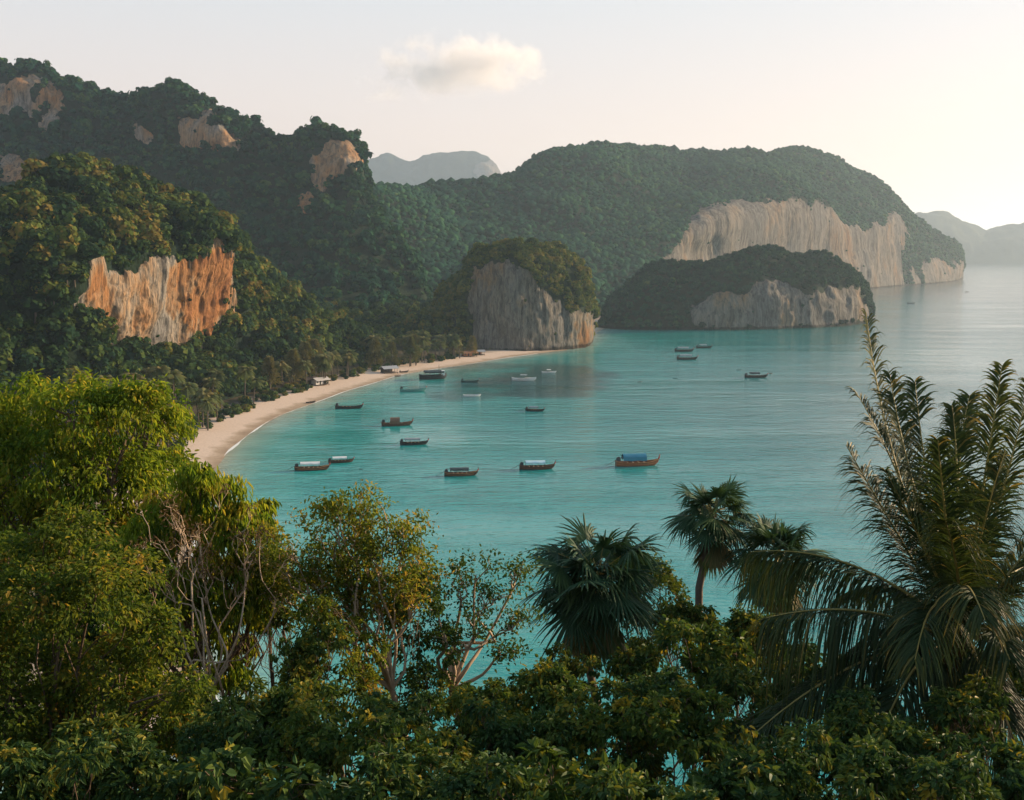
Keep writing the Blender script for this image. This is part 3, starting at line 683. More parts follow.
    Vv = np.stack([np.column_stack([a, np.full(len(a), .03)]), np.column_stack([bb, np.full(len(a), .05)])], 1).reshape(-1, 3)
    mb = MB(); mb.add(Vv, grid_faces(len(t), 2)); o = mb.build('surf_foam', plain('foam', (.78, .78, .74), .6, .12, .5)); tag(o, 'thin white foam line where the bay meets the sand', kind='structure')
build_sea()

# ------------------------------------------------------------------ haze over the bay
def build_haze():
    v, q = box((0, 0, 372), (62000, 62000, 756))
    mb = MB(); mb.add(v, q)
    m, nt, out = newmat('sea haze')
    pv = N(nt, 'ShaderNodeVolumePrincipled'); pv.inputs['Color'].default_value = (.68, .83, .98, 1); pv.inputs['Density'].default_value = HAZE; pv.inputs['Anisotropy'].default_value = .4
    nt.links.new(pv.outputs[0], out.inputs['Volume'])
    o = mb.build('haze', m); tag(o, 'thin warm evening haze over the bay and mountains', kind='stuff')
    o.display_type = 'WIRE'
build_haze()
def build_cloud(px, py, Y, sx_, sy_, sz_, dens, off, label, seed):
    c = P(px, py, Y); V0, F0 = icos(3); mb = MB()
    mb.add(V0 * np.array([sx_, sy_, sz_]), F0)
    m, nt, out = newmat('cumulus')
    tc = N(nt, 'ShaderNodeTexCoord'); sx = N(nt, 'ShaderNodeSeparateXYZ'); nt.links.new(tc.outputs['Object'], sx.inputs[0])
    va = N(nt, 'ShaderNodeVectorMath', operation='ADD'); va.inputs[1].default_value = (seed * 911.0, seed * 37.0, 0); nt.links.new(tc.outputs['Object'], va.inputs[0])
    nz = noise(nt, va.outputs[0], .0075, 9, .6)
    X = math_(nt, 'DIVIDE', math_(nt, 'SUBTRACT', sx.outputs[0], sx_ * .1), sx_ * .93); Yy = math_(nt, 'DIVIDE', sx.outputs[1], sy_ * .95)
    zo = math_(nt, 'SUBTRACT', sx.outputs[2], math_(nt, 'MULTIPLY', X, sz_ * .14)); Z = math_(nt, 'DIVIDE', zo, sz_ * .95)
    rr = math_(nt, 'SQRT', math_(nt, 'ADD', math_(nt, 'ADD', math_(nt, 'MULTIPLY', X, X), math_(nt, 'MULTIPLY', Yy, Yy)), math_(nt, 'MULTIPLY', Z, Z)))
    base = ramp(nt, math_(nt, 'ADD', math_(nt, 'DIVIDE', zo, sz_ * 2.2), .5), [(.20, (0, 0, 0)), (.34, (1, 1, 1))])
    d = math_(nt, 'SUBTRACT', math_(nt, 'ADD', math_(nt, 'MULTIPLY', nz, 2.3), off), math_(nt, 'MULTIPLY', rr, .72))
    d = math_(nt, 'MULTIPLY', math_(nt, 'MULTIPLY', math_(nt, 'MAXIMUM', d, 0.0), dens), base)
    pv = N(nt, 'ShaderNodeVolumePrincipled'); pv.inputs['Color'].default_value = (1, .97, .95, 1); pv.inputs['Anisotropy'].default_value = .35; nt.links.new(d, pv.inputs['Density'])
    nt.links.new(pv.outputs[0], out.inputs['Volume'])
    o = mb.build('cloud', m); o.location = tuple(c); tag(o, label, 'cloud', kind='stuff')
build_cloud(452, 70, 6000.0, 560, 320, 215, .020, -.60, 'soft cumulus cloud with a flat base above the distant mountain', 0)
build_cloud(382, 97, 6400.0, 230, 160, 40, .004, -.55, 'thin grey wisp trailing left below the cumulus cloud', 3)

# ------------------------------------------------------------------ hillside under the viewpoint
def hz(x, y):
    rr = np.maximum(y, -12)
    z = 62.6 - .50 * rr - .0016 * rr * np.abs(rr)
    z = z + np.where(y < 0, -.0 * y, 0) + .32 * np.clip(x - 24, 0, 60) * np.clip((y + 20) / 40, .3, 1) + .10 * np.clip(-x - 25, 0, 60)
    return z + .8 * fbm(np.column_stack([np.ravel(x) / 9.0, np.ravel(y) / 9.0, 0 * np.ravel(x)]), 3, 91).reshape(np.shape(x))
xs = np.linspace(-110, 110, 111); ys = np.linspace(-40, 140, 91); X, Y = np.meshgrid(xs, ys, indexing='ij')
mb = MB(); mb.add(np.column_stack([X.ravel(), Y.ravel(), hz(X, Y).ravel()]), grid_faces(len(xs), len(ys)))
o = mb.build('hillside', plain('leaf litter', (.05, .042, .022), .95, .5, 1.5, bump=.6), smooth=True); tag(o, 'steep overgrown hillside falling away below the viewpoint', kind='structure')

# ------------------------------------------------------------------ beach palms, casuarinas, bushes
def far_palm(k):
    rng = np.random.default_rng(200 + k); h = 9.0
    lean = rng.uniform(-.12, .12, 2)
    t = np.linspace(0, 1, 6); path = np.column_stack([lean[0] * h * t**1.6, lean[1] * h * t**1.6, h * t])
    tb = MB(); v, q = tube(path, np.linspace(.24, .14, 6), 6); tb.add(v, q)
    cb = MB(); top = path[-1]
    for j in range(24):
        a = j * 2.399 + rng.random() * .5; e = rng.uniform(-.7, 1.2); L = rng.uniform(2.3, 3.2)
        s = np.linspace(0, 1, 8); d0 = np.array([math.cos(a) * math.cos(e), math.sin(a) * math.cos(e), math.sin(e)])
        pth = top + d0 * L * s[:, None] + np.array([0, 0, -1]) * (L * .55 * s**2)[:, None] + np.array([math.cos(a), math.sin(a), 0]) * (L * .15 * s)[:, None]
        tg = nrm(np.gradient(pth, axis=0)); sd_ = nrm(np.cross(tg, [0, 0, 1.0]))
        for sgn in (-1, 1):
            m = 12; ss = np.linspace(.12, .98, m); b = np.column_stack([np.interp(ss, s, pth[:, i]) for i in range(3)]); tt = np.column_stack([np.interp(ss, s, tg[:, i]) for i in range(3)]); sv = np.column_stack([np.interp(ss, s, sd_[:, i]) for i in range(3)])
            ll = (1.0 * np.sin(np.clip(ss * 2.6 + .35, 0, PI)) + .2)[:, None] * rng.uniform(.8, 1.1, (m, 1))
            tip = b + (sv * sgn * .8 + tt * .45 + np.array([0, 0, -.55])) * ll
            V = np.stack([b - tt * .15, b + tt * .15, tip + tt * .05, tip - tt * .05], 1).reshape(-1, 3)
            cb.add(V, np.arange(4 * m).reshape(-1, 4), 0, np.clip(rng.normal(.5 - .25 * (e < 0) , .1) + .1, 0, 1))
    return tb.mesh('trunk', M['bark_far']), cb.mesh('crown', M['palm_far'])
def far_casu(k):
    rng = np.random.default_rng(300 + k)
    tb = MB(); v, q = tube([[0, 0, -.5], [.1, 0, 3], [0, .1, 7]], [.3, .22, .1], 6); tb.add(v, q)
    cb = MB(); n = 1500
    z = rng.random(n) ** .8; r = (1 - z) ** .7 * 2.9 * rng.uniform(.35, 1, n) + .2; a = rng.random(n) * 2 * PI
    lob = 1 + .35 * np.sin(a * 3 + k + z * 5)
    p = np.column_stack([r * lob * np.cos(a), r * lob * np.sin(a), 2.0 + z * 8.5])
    ax = np.column_stack([np.cos(a), np.sin(a), rng.uniform(-.9, .5, n)]); V, q = leaves6(p, ax, rdir(rng, n), rng.uniform(.6, 1.1, n), rng.uniform(.16, .34, n), .4)
    cb.add(V, q, 0, np.repeat(np.clip(rng.normal(.45, .2, n), 0, 1), 6))
    return tb.mesh('trunk', M['bark_far']), cb.mesh('crown', M['casu'])
def far_bush(k):
    V, f3, f4, T = crown_clump(400 + k, 9, 26, .24, .8); mb = MB(); mb.add(V, f3, 0, T); b = mb.n; mb.F4.append(f4); mb.M4.append(np.zeros(len(f4))); return mb.mesh('beach_bush', M['fol_mid'])
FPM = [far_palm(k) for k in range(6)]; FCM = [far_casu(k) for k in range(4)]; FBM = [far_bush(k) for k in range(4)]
def put_tree(name, meshes, x, y, z, s, rz, label, cat, group, sz=1.0):
    o = empty(name, (x, y, z), rz); o.scale = (s, s, s * sz)
    for nm, me in zip(('trunk', 'crown'), meshes):
        c = bpy.data.objects.new(nm, me); COL.objects.link(c); c.parent = o
    return tag(o, label, cat, group)
rng = np.random.default_rng(21)
def behind(px, py, lo, hi):
    """a spot inland of the shoreline point seen at this pixel"""
    g = G(px, py)[:2]; i = np.argmin(np.linalg.norm(SHORE - g, axis=1)); i = min(max(i, 1), len(SHORE) - 2)
    t = SHORE[i + 1] - SHORE[i - 1]; nn = np.array([-t[1], t[0]]) / np.linalg.norm(t)
    if land_d((SHORE[i] + nn * 10)[None])[0] < 0: nn = -nn
    return g + nn * rng.uniform(lo, hi)
zones = [(150, 'behind the near end of the beach', [(200, 495), (205, 480), (222, 460), (235, 445), (252, 432), (270, 421), (290, 411), (310, 404)], 14, 100),
         (46, 'behind the middle of the beach', [(332, 396), (352, 389), (376, 382), (390, 378)], 15, 62),
         (38, 'at the far end by the grey rock', [(400, 375), (425, 370), (440, 368), (455, 366), (470, 363), (482, 361)], 13, 48)]
for cnt, zone, pts, lo, hi in zones:
    for j in range(cnt):
        a = rng.random() * (len(pts) - 1); i = int(a); f = a - i; pp = (np.array(pts[i]) * (1 - f) + np.array(pts[i + 1]) * f)
        x, y = behind(pp[0], pp[1], lo, hi); z = land_z(np.array([[x, y]]))[0]; s = rng.uniform(1.0, 1.6)
        put_tree('coconut_palm', FPM[int(rng.integers(0, 6))], x, y, z - .1, s, rng.random() * 6.28, 'coconut palm with tufted crown ' + zone, 'palm tree', 'coconut palms ' + zone)
for j, (px, py, lo, s, lab) in enumerate([(338, 391, 30, 1.25, 'tall golden casuarina behind the white roofed beach hut'), (352, 387, 34, 1.4, 'broad golden feathery tree right of the white roofed hut'), (324, 396, 36, 1.1, 'feathery golden tree left of the white roofed hut'),
        (405, 373, 26, 1.15, 'rounded golden casuarina right of the grey roofed hut'), (418, 371, 24, 1.0, 'golden casuarina in the middle of the far beach trees'), (430, 369.5, 22, 1.2, 'tall feathery golden tree near the far end of the beach'),
        (487, 359, 15, .9, 'brownish feathery tree at the foot of the grey rock'), (476, 361, 18, 1.0, 'feathery tree between the far beach hut and the grey rock'), (372, 381, 50, 1.3, 'golden casuarina standing above the grey roofed hut'), (445, 366, 30, 1.1, 'feathery tree behind the palms at the far beach end')]):
    x, y = behind(px, py, lo * .62, lo * .62 + 4); z = land_z(np.array([[x, y]]))[0]
    put_tree('casuarina_tree', FCM[j % 4], x, y, z - .1, s * 1.35, j * 1.3, lab, 'tree', 'golden casuarina trees along the beach')
for j in range(170):
    pts = [(202, 492), (222, 460), (235, 445), (252, 432), (270, 421), (290, 411), (310, 404), (332, 396), (352, 389), (376, 382), (400, 375), (425, 370), (450, 367), (475, 362), (500, 358)]
    a = j / 170 * (len(pts) - 1); i = int(a); f = a - i; pp = np.array(pts[i]) * (1 - f) + np.array(pts[i + 1]) * f
    x, y = behind(pp[0], pp[1], 15, 27); z = land_z(np.array([[x, y]]))[0]; s = rng.uniform(1.2, 3.2)
    o = bpy.data.objects.new('beach_bush', FBM[j % 4]); COL.objects.link(o); o.location = (x, y, z + s * .25); o.scale = (s, s, s * rng.uniform(.7, 1.1)); o.rotation_euler = (0, 0, rng.random() * 6)
    tag(o, 'low green bush at the top edge of the pale sand', 'bush', 'bushes along the top of the beach')

# ------------------------------------------------------------------ beach huts
M['hut_dark'] = plain('dark timber', (.07, .05, .04), .85, .4, 4); M['hut_white'] = plain('white sheet roof', (.46, .44, .43), .5, .15, 2); M['hut_grey'] = plain('grey sheet roof', (.30, .31, .33), .6, .2, 2)
M['hut_orange'] = plain('rusty thatch', (.34, .16, .08), .9, .35, 4); M['glass_dark'] = plain('dark opening', (.02, .02, .022), .3, .1)
def hut(loc, rz, L, W, hgt, roofm, wallm, label, s=1.0):
    o = empty('beach_hut', loc, rz); o.scale = (s, s, s)
    mb = MB(); mb.add(*box((0, 0, .35), (L, W, .2)))
    for x in (-L / 2 + .2, 0, L / 2 - .2):
        for y in (-W / 2 + .2, W / 2 - .2): mb.add(*box((x, y, -.3), (.2, .2, 1.1)))
    mb.build('floor_deck', M['hut_dark'], o)
    mb = MB(); mb.add(*box((-L * .15, W * .1, .45 + hgt / 2), (L * .62, W * .7, hgt))); wl_ = mb.build('wall', wallm, o)
    mb = MB(); mb.add(*box((-L * .1, -W * .255, 1.35), (.9, .06, 1.8))); mb.build('door', M['glass_dark'], o)
    mb = MB(); mb.add(*box((-L * .33, -W * .255, 1.7), (.9, .06, .8))); mb.build('window', M['glass_dark'], o)
    for x in (L * .28, L * .45):
        mb = MB(); mb.add(*box((x, -W * .42, .45 + hgt / 2), (.14, .14, hgt))); mb.build('post', M['hut_dark'], o)
    rise = 1.1; z0 = .45 + hgt; e = .5
    V = [[-L / 2 - e, -W / 2 - e, z0 - .15], [L / 2 + e, -W / 2 - e, z0 - .15], [L / 2 + e, 0, z0 + rise], [-L / 2 - e, 0, z0 + rise], [-L / 2 - e, W / 2 + e, z0 - .15], [L / 2 + e, W / 2 + e, z0 - .15]]
    V2 = [[a, b, c - .12] for a, b, c in V]
    mb = MB(); mb.add(V + V2, [[0, 1, 2, 3], [3, 2, 5, 4], [7, 6, 9, 8], [8, 9, 10, 11], [0, 6, 7, 1], [4, 5, 11, 10], [1, 7, 8, 2], [2, 8, 11, 5], [0, 3, 9, 6], [3, 4, 10, 9]]); mb.build('roof', roofm, o)
    return tag(o, label, 'hut', 'huts under the trees at the back of the beach')
def ground_at(px, py):
    z = 0.0
    for _ in range(8):
        g = G(px, py, z); z = float(land_z(g[None, :2])[0])
    return G(px, py, z)
hut(ground_at(320, 385), .9, 8, 5, 2.3, M['hut_white'], M['hut_white'], 'small beach hut with a white roof at the back of the sand', 1.0)
hut(ground_at(310, 384.5) , .8, 7.5, 5, 2.2, M['hut_dark'], M['hut_dark'], 'dark timber hut just left of the white roofed hut', 1.0)
hut(ground_at(389, 373), .6, 8, 5, 2.2, M['hut_grey'], M['hut_dark'], 'grey roofed hut under the trees half way along the beach', 1.05)
hut(ground_at(469, 356.5), .5, 9, 5, 2.0, M['hut_orange'], M['hut_orange'], 'low rusty roofed hut at the far end of the beach', 1.0)
hut(ground_at(480, 355), .3, 6, 4, 2.2, M['hut_grey'], M['hut_orange'], 'small grey roofed hut beside the low rusty roofed hut', .9)

# ------------------------------------------------------------------ boats
M['h_brown'] = plain('dark brown planking', (.075, .038, .022), .5, .4, 2.5); M['h_red'] = plain('varnished red wood', (.26, .085, .035), .4, .35, 2.5); M['h_black'] = plain('tarred hull', (.022, .024, .026), .5, .3, 2)
M['h_teal'] = plain('faded teal paint', (.10, .27, .25), .5, .2, 2); M['h_white'] = plain('white boat paint', (.72, .72, .70), .35, .08, 2); M['h_orange'] = plain('orange trim', (.55, .2, .07), .5, .2, 3)
M['c_blue'] = plain('blue tarpaulin', (.03, .20, .30), .55, .2, 1.5); M['c_pale'] = plain('pale blue tarpaulin', (.50, .68, .74), .5, .1, 1.5); M['c_white'] = plain('white awning', (.72, .70, .68), .6, .1, 1.5)
M['c_grey'] = plain('grey awning', (.26, .29, .30), .6, .2, 1.5); M['c_dark'] = plain('dark awning', (.035, .05, .055), .6, .3, 1.5); M['c_brown'] = plain('brown cover', (.17, .09, .055), .7, .3, 2); M['metal'] = plain('engine metal', (.06, .06, .065), .4, .3, 6); M['pole'] = plain('awning poles', (.12, .09, .07), .5, .2)
M['wood_in'] = plain('deck boards', (.28, .19, .12), .7, .3, 3); M['red_cloth'] = plain('red cloth', (.5, .05, .05), .8, .2, 4)
def hull_sections(bow=.8, beam=.98, n=26):
    t = np.linspace(0, 1, n); x = -5 + 10 * t
    w_ = beam * (np.clip(.62 + t * 1.5, 0, 1)) * (1 - np.clip((t - .55) / .45, 0, 1) ** 2.0 * .96)
    gz = .72 + .34 * (1 - np.clip(t / .2, 0, 1)) ** 2 + bow * np.clip((t - .55) / .45, 0, 1) ** 2.3
    kz = -.35 + (gz[-1] + .0) * np.clip((t - .78) / .22, 0, 1) ** 2.2 * .86
    return t, x, w_, gz, kz
def make_boat(hm, tm, cm, style, label):
    """long wooden boat, bow towards +x, 10 m long at scale 1"""
    o = empty('longtail_boat' if style not in ('speed', 'dinghy') else ('motor_boat' if style == 'speed' else 'dinghy'), (0, 0, 0))
    bow = {'open': .5, 'speed': .55, 'dinghy': .4, 'barge': .7}.get(style, .55); beam = {'speed': 1.25, 'dinghy': 1.6, 'barge': 1.7}.get(style, 1.0)
    t, x, w_, gz, kz = hull_sections(bow, beam)
    if style == 'barge': gz = gz + .5
    n = len(t); secs = []
    for s, cz, cw in ((-1, 1, 1), (-1, .35, .86), (-1, .06, .45), (0, 0, 0), (1, .06, .45), (1, .35, .86), (1, 1, 1)):
        secs.append(np.column_stack([x, s * w_ * cw, kz + (gz - kz) * cz]))
    for s in (1, -1):
        secs.append(np.column_stack([x * .992, s * np.maximum(w_ - .09, .005), gz - .02]))
        if s == 1:
            dz = np.minimum(gz - .08, np.maximum(.42, kz + .2))
            secs.append(np.column_stack([x * .985, s * np.maximum(w_ - .13, .004), dz])); secs.append(np.column_stack([x * .985, -s * np.maximum(w_ - .13, .004), dz]))
    A = np.stack(secs + [secs[0]], 1)
    mb = MB(); mb.add(A.reshape(-1, 3), grid_faces(n, A.shape[1]))
    k = A.shape[1]; ring = list(range(7)); V = A[0][:7]; mb.add(np.r_[V, V.mean(0)[None]], [[i, i + 1, 7] for i in range(6)] + [[6, 0, 7]])
    mb.build('hull', hm, o)
    mb = MB()
    for s in (-1, 1):
        v, q = tube(np.column_stack([x, s * (w_ + .015), gz + .02]), .075, 5); mb.add(v, q)
    v, q = tube(np.column_stack([x[1:-3], -(w_[1:-3] * .97 + .02), (gz + (kz - gz) * .36)[1:-3]]), .05, 4); mb.add(v, q)
    v, q = tube(np.column_stack([x[1:-3], (w_[1:-3] * .97 + .02), (gz + (kz - gz) * .36)[1:-3]]), .05, 4); mb.add(v, q)
    mb.build('gunwale', tm, o)
    if style not in ('speed', 'dinghy', 'barge'):
        mb = MB(); v, q = tube([[4.75, 0, gz[-1] - .5], [5.05, 0, gz[-1] + .1], [5.22, 0, gz[-1] + .62], [5.28, 0, gz[-1] + 1.0]], [.13, .14, .12, .09], 6); mb.add(v, q); pr = mb.build('prow', hm, o)
        mb = MB(); v, q = tube([[5.08, 0, gz[-1] + .15], [5.2, 0, gz[-1] + .5]], [.19, .17], 7); mb.add(v, q); mb.build('ribbon', M['red_cloth'], pr)
        mb = MB(); mb.add(*box((-4.35, 0, 1.35), (.95, .55, .62))); mb.add(*box((-4.35, 0, 1.76), (.6, .4, .22))); v, q = tube([[-4.1, .2, 1.5], [-3.3, .3, 1.8]], .05, 5); mb.add(v, q); en = mb.build('engine', M['metal'], o)
        mb = MB(); v, q = tube([[-4.8, 0, 1.25], [-6.6, .1, .35], [-7.4, .15, .02]], [.06, .05, .04], 5); mb.add(v, q); mb.build('shaft', M['metal'], en)
    for bx in ((-2.2, -.9, .4, 1.7) if style not in ('dinghy', 'barge') else (-1.5, 1.2)):
        wb = float(np.interp(bx, x, w_)); mb = MB(); mb.add(*box((bx, 0, .66), (.34, 2 * wb - .24, .07))); mb.build('bench', M['wood_in'], o)
    if cm is not None:
        x0, x1, zr, drop, arch = {'canopy': (-3.3, 2.3, 1.85, .30, .34), 'tarp': (-3.4, 2.0, 1.95, .72, .55), 'short': (-2.8, 1.5, 1.85, .3, .34), 'speed': (-1.5, 1.2, 2.1, .1, .1), 'dome': (-2.2, .9, 1.5, .8, .9), 'barge': (-3.2, 3.0, 2.6, .5, .3)}[style]
        hw = beam + .08; na = 9; th = np.linspace(-1, 1, na); xs = np.linspace(x0, x1, 9)
        sag = .05 * np.sin((xs - x0) / (x1 - x0) * PI * 4)
        top = np.stack([np.stack([np.full(na, xx), hw * th, zr + arch * (1 - th**2) + sg * (th**2)], 1) for xx, sg in zip(xs, sag)])
        edge0 = top[:, :1] + np.array([0, -.02, -drop]); edge1 = top[:, -1:] + np.array([0, .02, -drop])
        full = np.concatenate([edge0, top, edge1], 1); inner = full[:, ::-1] + np.array([0, 0, -.05])
        A2 = np.concatenate([full, inner, full[:, :1]], 1)
        mb = MB(); mb.add(A2.reshape(-1, 3), grid_faces(9, A2.shape[1])); kk = A2.shape[1] - 1
        for e in (0, 8):
            L_ = full.shape[1]; VV = np.r_[full[e], inner[e][::-1]]; mb.add(VV, [[i, i + 1, L_ + i + 1, L_ + i] for i in range(L_ - 1)])
        mb.build('canopy', cm, o)
        for px_ in np.linspace(x0 + .15, x1 - .15, 4 if style != 'speed' else 2):
            for s in (-1, 1):
                wb = float(np.interp(px_, x, w_)) - .02; mb = MB(); v, q = tube([[px_, s * wb, .7], [px_, s * hw * .97, zr + .02]], .045, 5); mb.add(v, q); mb.build('post', M['pole'], o)
    if style == 'speed':
        mb = MB(); mb.add(*box((2.0, 0, .95), (3.4, 1.3, .12))); mb.build('foredeck', M['h_white'], o)
        for s in (-.35, .35):
            mb = MB(); mb.add(*box((-5.15, s, .75), (.45, .36, .75))); mb.add(*box((-5.2, s, .1), (.2, .14, .7))); mb.build('outboard', M['metal'], o)
    if style == 'barge':
        mb = MB(); mb.add(*box((3.6, 0, 2.0), (1.3, 1.9, 1.5))); cb = mb.build('wheelhouse', M['h_white'], o)
        for s in (-1, 1):
            mb = MB(); mb.add(*box((3.6, s * .96, 2.3), (.9, .05, .5))); mb.build('window', M['glass_dark'], cb)
        mb = MB(); v, q = tube([[2.2, 0, 1], [2.2, 0, 4.6]], .06, 5); mb.add(v, q); mb.build('mast', M['pole'], o)
    return tag(o, label, 'boat', 'boats moored in the bay')
# (px centre, waterline py, px length, heading degrees, hull, trim, canopy, style, label)
BOATS = [(637, 465.5, 47, 6, 'h_red', 'h_orange', 'c_blue', 'tarp', 'orange brown boat with a deep blue tarpaulin roof, nearest the palms'),
         (537, 469, 38, 3, 'h_brown', 'h_red', 'c_pale', 'canopy', 'dark red boat with a pale blue flat awning'),
         (461, 475.5, 36, 4, 'h_brown', 'h_orange', 'c_dark', 'canopy', 'brown boat with a dark awning and orange stripe below the bay centre'),
         (312, 470, 37, 8, 'h_brown', 'h_orange', 'c_white', 'canopy', 'red brown boat with a white awning, the nearer of the touching pair'),
         (341, 462.5, 27, 12, 'h_brown', 'h_brown', 'c_white', 'canopy', 'smaller dark boat with a whitish awning behind the touching pair bow'),
         (414, 444.5, 30, 5, 'h_black', 'h_brown', 'c_grey', 'canopy', 'black boat with a grey awning and a raised prow'),
         (397, 425.5, 33, 8, 'h_brown', 'h_red', 'c_brown', 'dome', 'dark boat with a brown rounded cabin cover'),
         (349, 408.5, 29, 2, 'h_black', 'h_brown', None, 'open', 'slim dark open boat nearest the beach curve'),
         (433, 379, 28, 10, 'h_black', 'h_black', 'c_dark', 'barge', 'big black boat with a wheelhouse close to the sand'),
         (413, 391.5, 28, 10, 'h_teal', 'h_teal', None, 'open', 'faded teal open boat near the big black boat'),
         (535, 411, 21, -20, 'h_black', 'h_brown', 'c_grey', 'short', 'short black boat with a small grey awning below the rock shadow'),
         (524, 380.5, 25, -6, 'h_white', 'h_white', 'c_grey', 'speed', 'white motor boat with a small grey top near the rock'),
         (549, 373, 15, 0, 'h_white', 'h_white', 'c_white', 'speed', 'smallest white motor boat just below the rock foot'),
         (472, 396.5, 18, 5, 'h_white', 'h_grey' if 'h_grey' in M else 'h_white', None, 'dinghy', 'low white dinghy at the edge of the dark shade patch'),
         (470, 382, 19, 8, 'h_black', 'h_teal', None, 'open', 'slim dark open boat beside the dark shade patch'),
         (684, 351.5, 20, 0, 'h_black', 'h_brown', 'c_grey', 'canopy', 'grey topped boat farthest left of the three by the island'),
         (704, 348, 17, 4, 'h_black', 'h_black', 'c_grey', 'short', 'grey topped boat nearest the island cliff'),
         (687, 359.5, 22, -3, 'h_black', 'h_brown', 'c_grey', 'canopy', 'grey topped boat lowest of the three by the island'),
         (756, 377.5, 24, -2, 'h_black', 'h_brown', 'c_dark', 'short', 'lone dark boat in the pale water toward the right'),
         (640, 382, 5, 20, 'h_black', 'h_brown', None, 'dinghy', 'tiny dark dinghy on the pale water below the three boats'),
         (675, 378.5, 5, 0, 'h_black', 'h_teal', None, 'dinghy', 'tiny dark dinghy half way between the three boats and the lone boat'),
         (739, 370, 5, 0, 'h_black', 'h_teal', None, 'dinghy', 'tiny dark dinghy just left of the lone dark boat'),
         (771, 373.5, 5, 40, 'h_brown', 'h_brown', None, 'dinghy', 'tiny brown dinghy just right of the lone dark boat'),
         (361, 469.5, 3.6, 0, 'h_black', 'h_black', None, 'dinghy', 'tiny dark dinghy right of the touching pair of boats'),
         (911, 303.5, 8, 0, 'h_black', 'h_black', None, 'dinghy', 'tiny far boat below the pale cliff point'),
         (967, 292, 4, 0, 'h_black', 'h_black', None, 'dinghy', 'tiny far boat beyond the pale cliff point')]
for px, py, ln, hd, hm, tm, cm, st, lab in BOATS:
    o = make_boat(M[hm], M[tm], M[cm] if cm else None, st, lab)
    g = G(px, py); s = ln / F * g[1] / (10.6 if st not in ('speed', 'dinghy', 'barge') else 10.1); o.location = (g[0], g[1], 0.0)
    vz = {'dinghy': 1.0}.get(st, 1.0); o.scale = (s, s * (1.15 if st != 'dinghy' else 1), s * 1.12 * vz); o.rotation_euler = (0, 0, R(hd))
# drawn up on the sand
for px, py, ln, hd, hm, st, lab in [(311, 403.0, 11, 40, 'h_black', 'dinghy', 'dark boat drawn up on the sand at the beach curve'), (404, 372.5, 10, 30, 'h_black', 'open', 'dark slim boat drawn up on the sand left of the big black boat'), (398, 376.5, 7, 20, 'h_brown', 'dinghy', 'small brown dinghy at the waters edge left of the big black boat')]:
    o = make_boat(M[hm], M['h_brown'], None, st, lab); g = ground_at(px, py); s = ln / F * g[1] / 10.2
    o.location = (g[0], g[1], g[2] + .25 * s); o.scale = (s, s, s * 1.3); o.rotation_euler = (R(6), R(-2), R(hd)); o['group'] = 'boats on the sand'

# ------------------------------------------------------------------ foreground trees
def path3(a, b, rng, wob=.12, n=7, sag=0.0):
    t = np.linspace(0, 1, n)[:, None]; L = np.linalg.norm(b - a)
    p = a + (b - a) * t; k = rng.normal(size=(5, 3)); k[0] = 0; k[-1] = 0; off = hermite(k, n, .5)
    p = p + off * L * wob * .45; p[:, 2] += sag * L * (4 * t * (1 - t))[:, 0]
    return p
def leafy(name, label, cat, base, fork, blobs, bark, leafm, dens=1.0, ll=.16, lw=.05, droop=.5, rt=.14, twigs=6, seed=0, sub=22, tint=.5, tsd=.2, shell=.55, group=None, bend=.3, flat=.85, extra=()):
    rng = np.random.default_rng(seed)
    o = empty(name, base); base = np.array(base, float); off = -base
    tb = MB(); cb = MB()
    fork = np.array(fork, float)
    tp = path3(base - [0, 0, .4], fork, rng, .1, 8); v, q = tube(tp + off, np.linspace(rt, rt * .65, 8), 8); tb.add(v, q)
    for (c, r) in blobs:
        c = np.array(c, float); k = int(rng.integers(4, 8)); st = tp[k]; L = np.linalg.norm(c - st)
        rb = rt * .5 * min(1, .35 + r / 2)
        bp = path3(st, c, rng, .16, 8, .04); v, q = tube(bp + off, np.linspace(rb, rb * .35, 8), 6); tb.add(v, q)
        d = rdir(rng, sub); d[:, 2] = np.where(d[:, 2] < -.5, -d[:, 2], d[:, 2]); d[:, 2] *= flat
        subc = c + d * r * rng.uniform(shell, 1.0, (sub, 1)); 
        for j in range(min(sub, twigs)):
            tp2 = path3(bp[int(rng.integers(3, 8))], subc[j], rng, .15, 5); v, q = tube(tp2 + off, np.linspace(rb * .35, .006, 5), 4); tb.add(v, q)
        nl = int(dens * 11 * r * r / (ll * lw)); per = max(4, nl // sub)
        st_ = rng.normal(tint, tsd * .8, sub)
        for j in range(sub):
            p = subc[j] + rng.normal(size=(per, 3)) * r * np.array([.13, .13, .11]) 
            out = nrm(p - c + rng.normal(size=(per, 3)) * r * .35); ax = nrm(out * (1 - droop) + np.array([0, 0, -1]) * droop + rdir(rng, per) * .4)
            up = nrm(rdir(rng, per) * .8 + out + np.array([0, 0, .6]))
            V, q = leaves6(p, ax, up, ll * rng.uniform(.65, 1.25, per), lw * rng.uniform(.7, 1.25, per), bend)
            cb.add(V + off, q, 0, np.repeat(np.clip(st_[j] + rng.normal(0, tsd * .6, per), 0, 1), 6))
    for pts, r0 in extra:
        pts = np.array(pts); v, q = tube(pts + off, np.linspace(r0, r0 * .4, len(pts)), 5); tb.add(v, q)
    tb.build('trunk', bark, o, smooth=True); cb.build('crown', leafm, o)
    return tag(o, label, cat, group)
def B_(lst, Y, jit=.5, seed=0):
    rg = np.random.default_rng(seed + 1000); out = []
    for e in lst:
        px, py, r = e[:3]; y = Y + (e[3] if len(e) > 3 else rg.uniform(-jit, jit)); out.append((P(px, py, y), r / F * y))
    return out
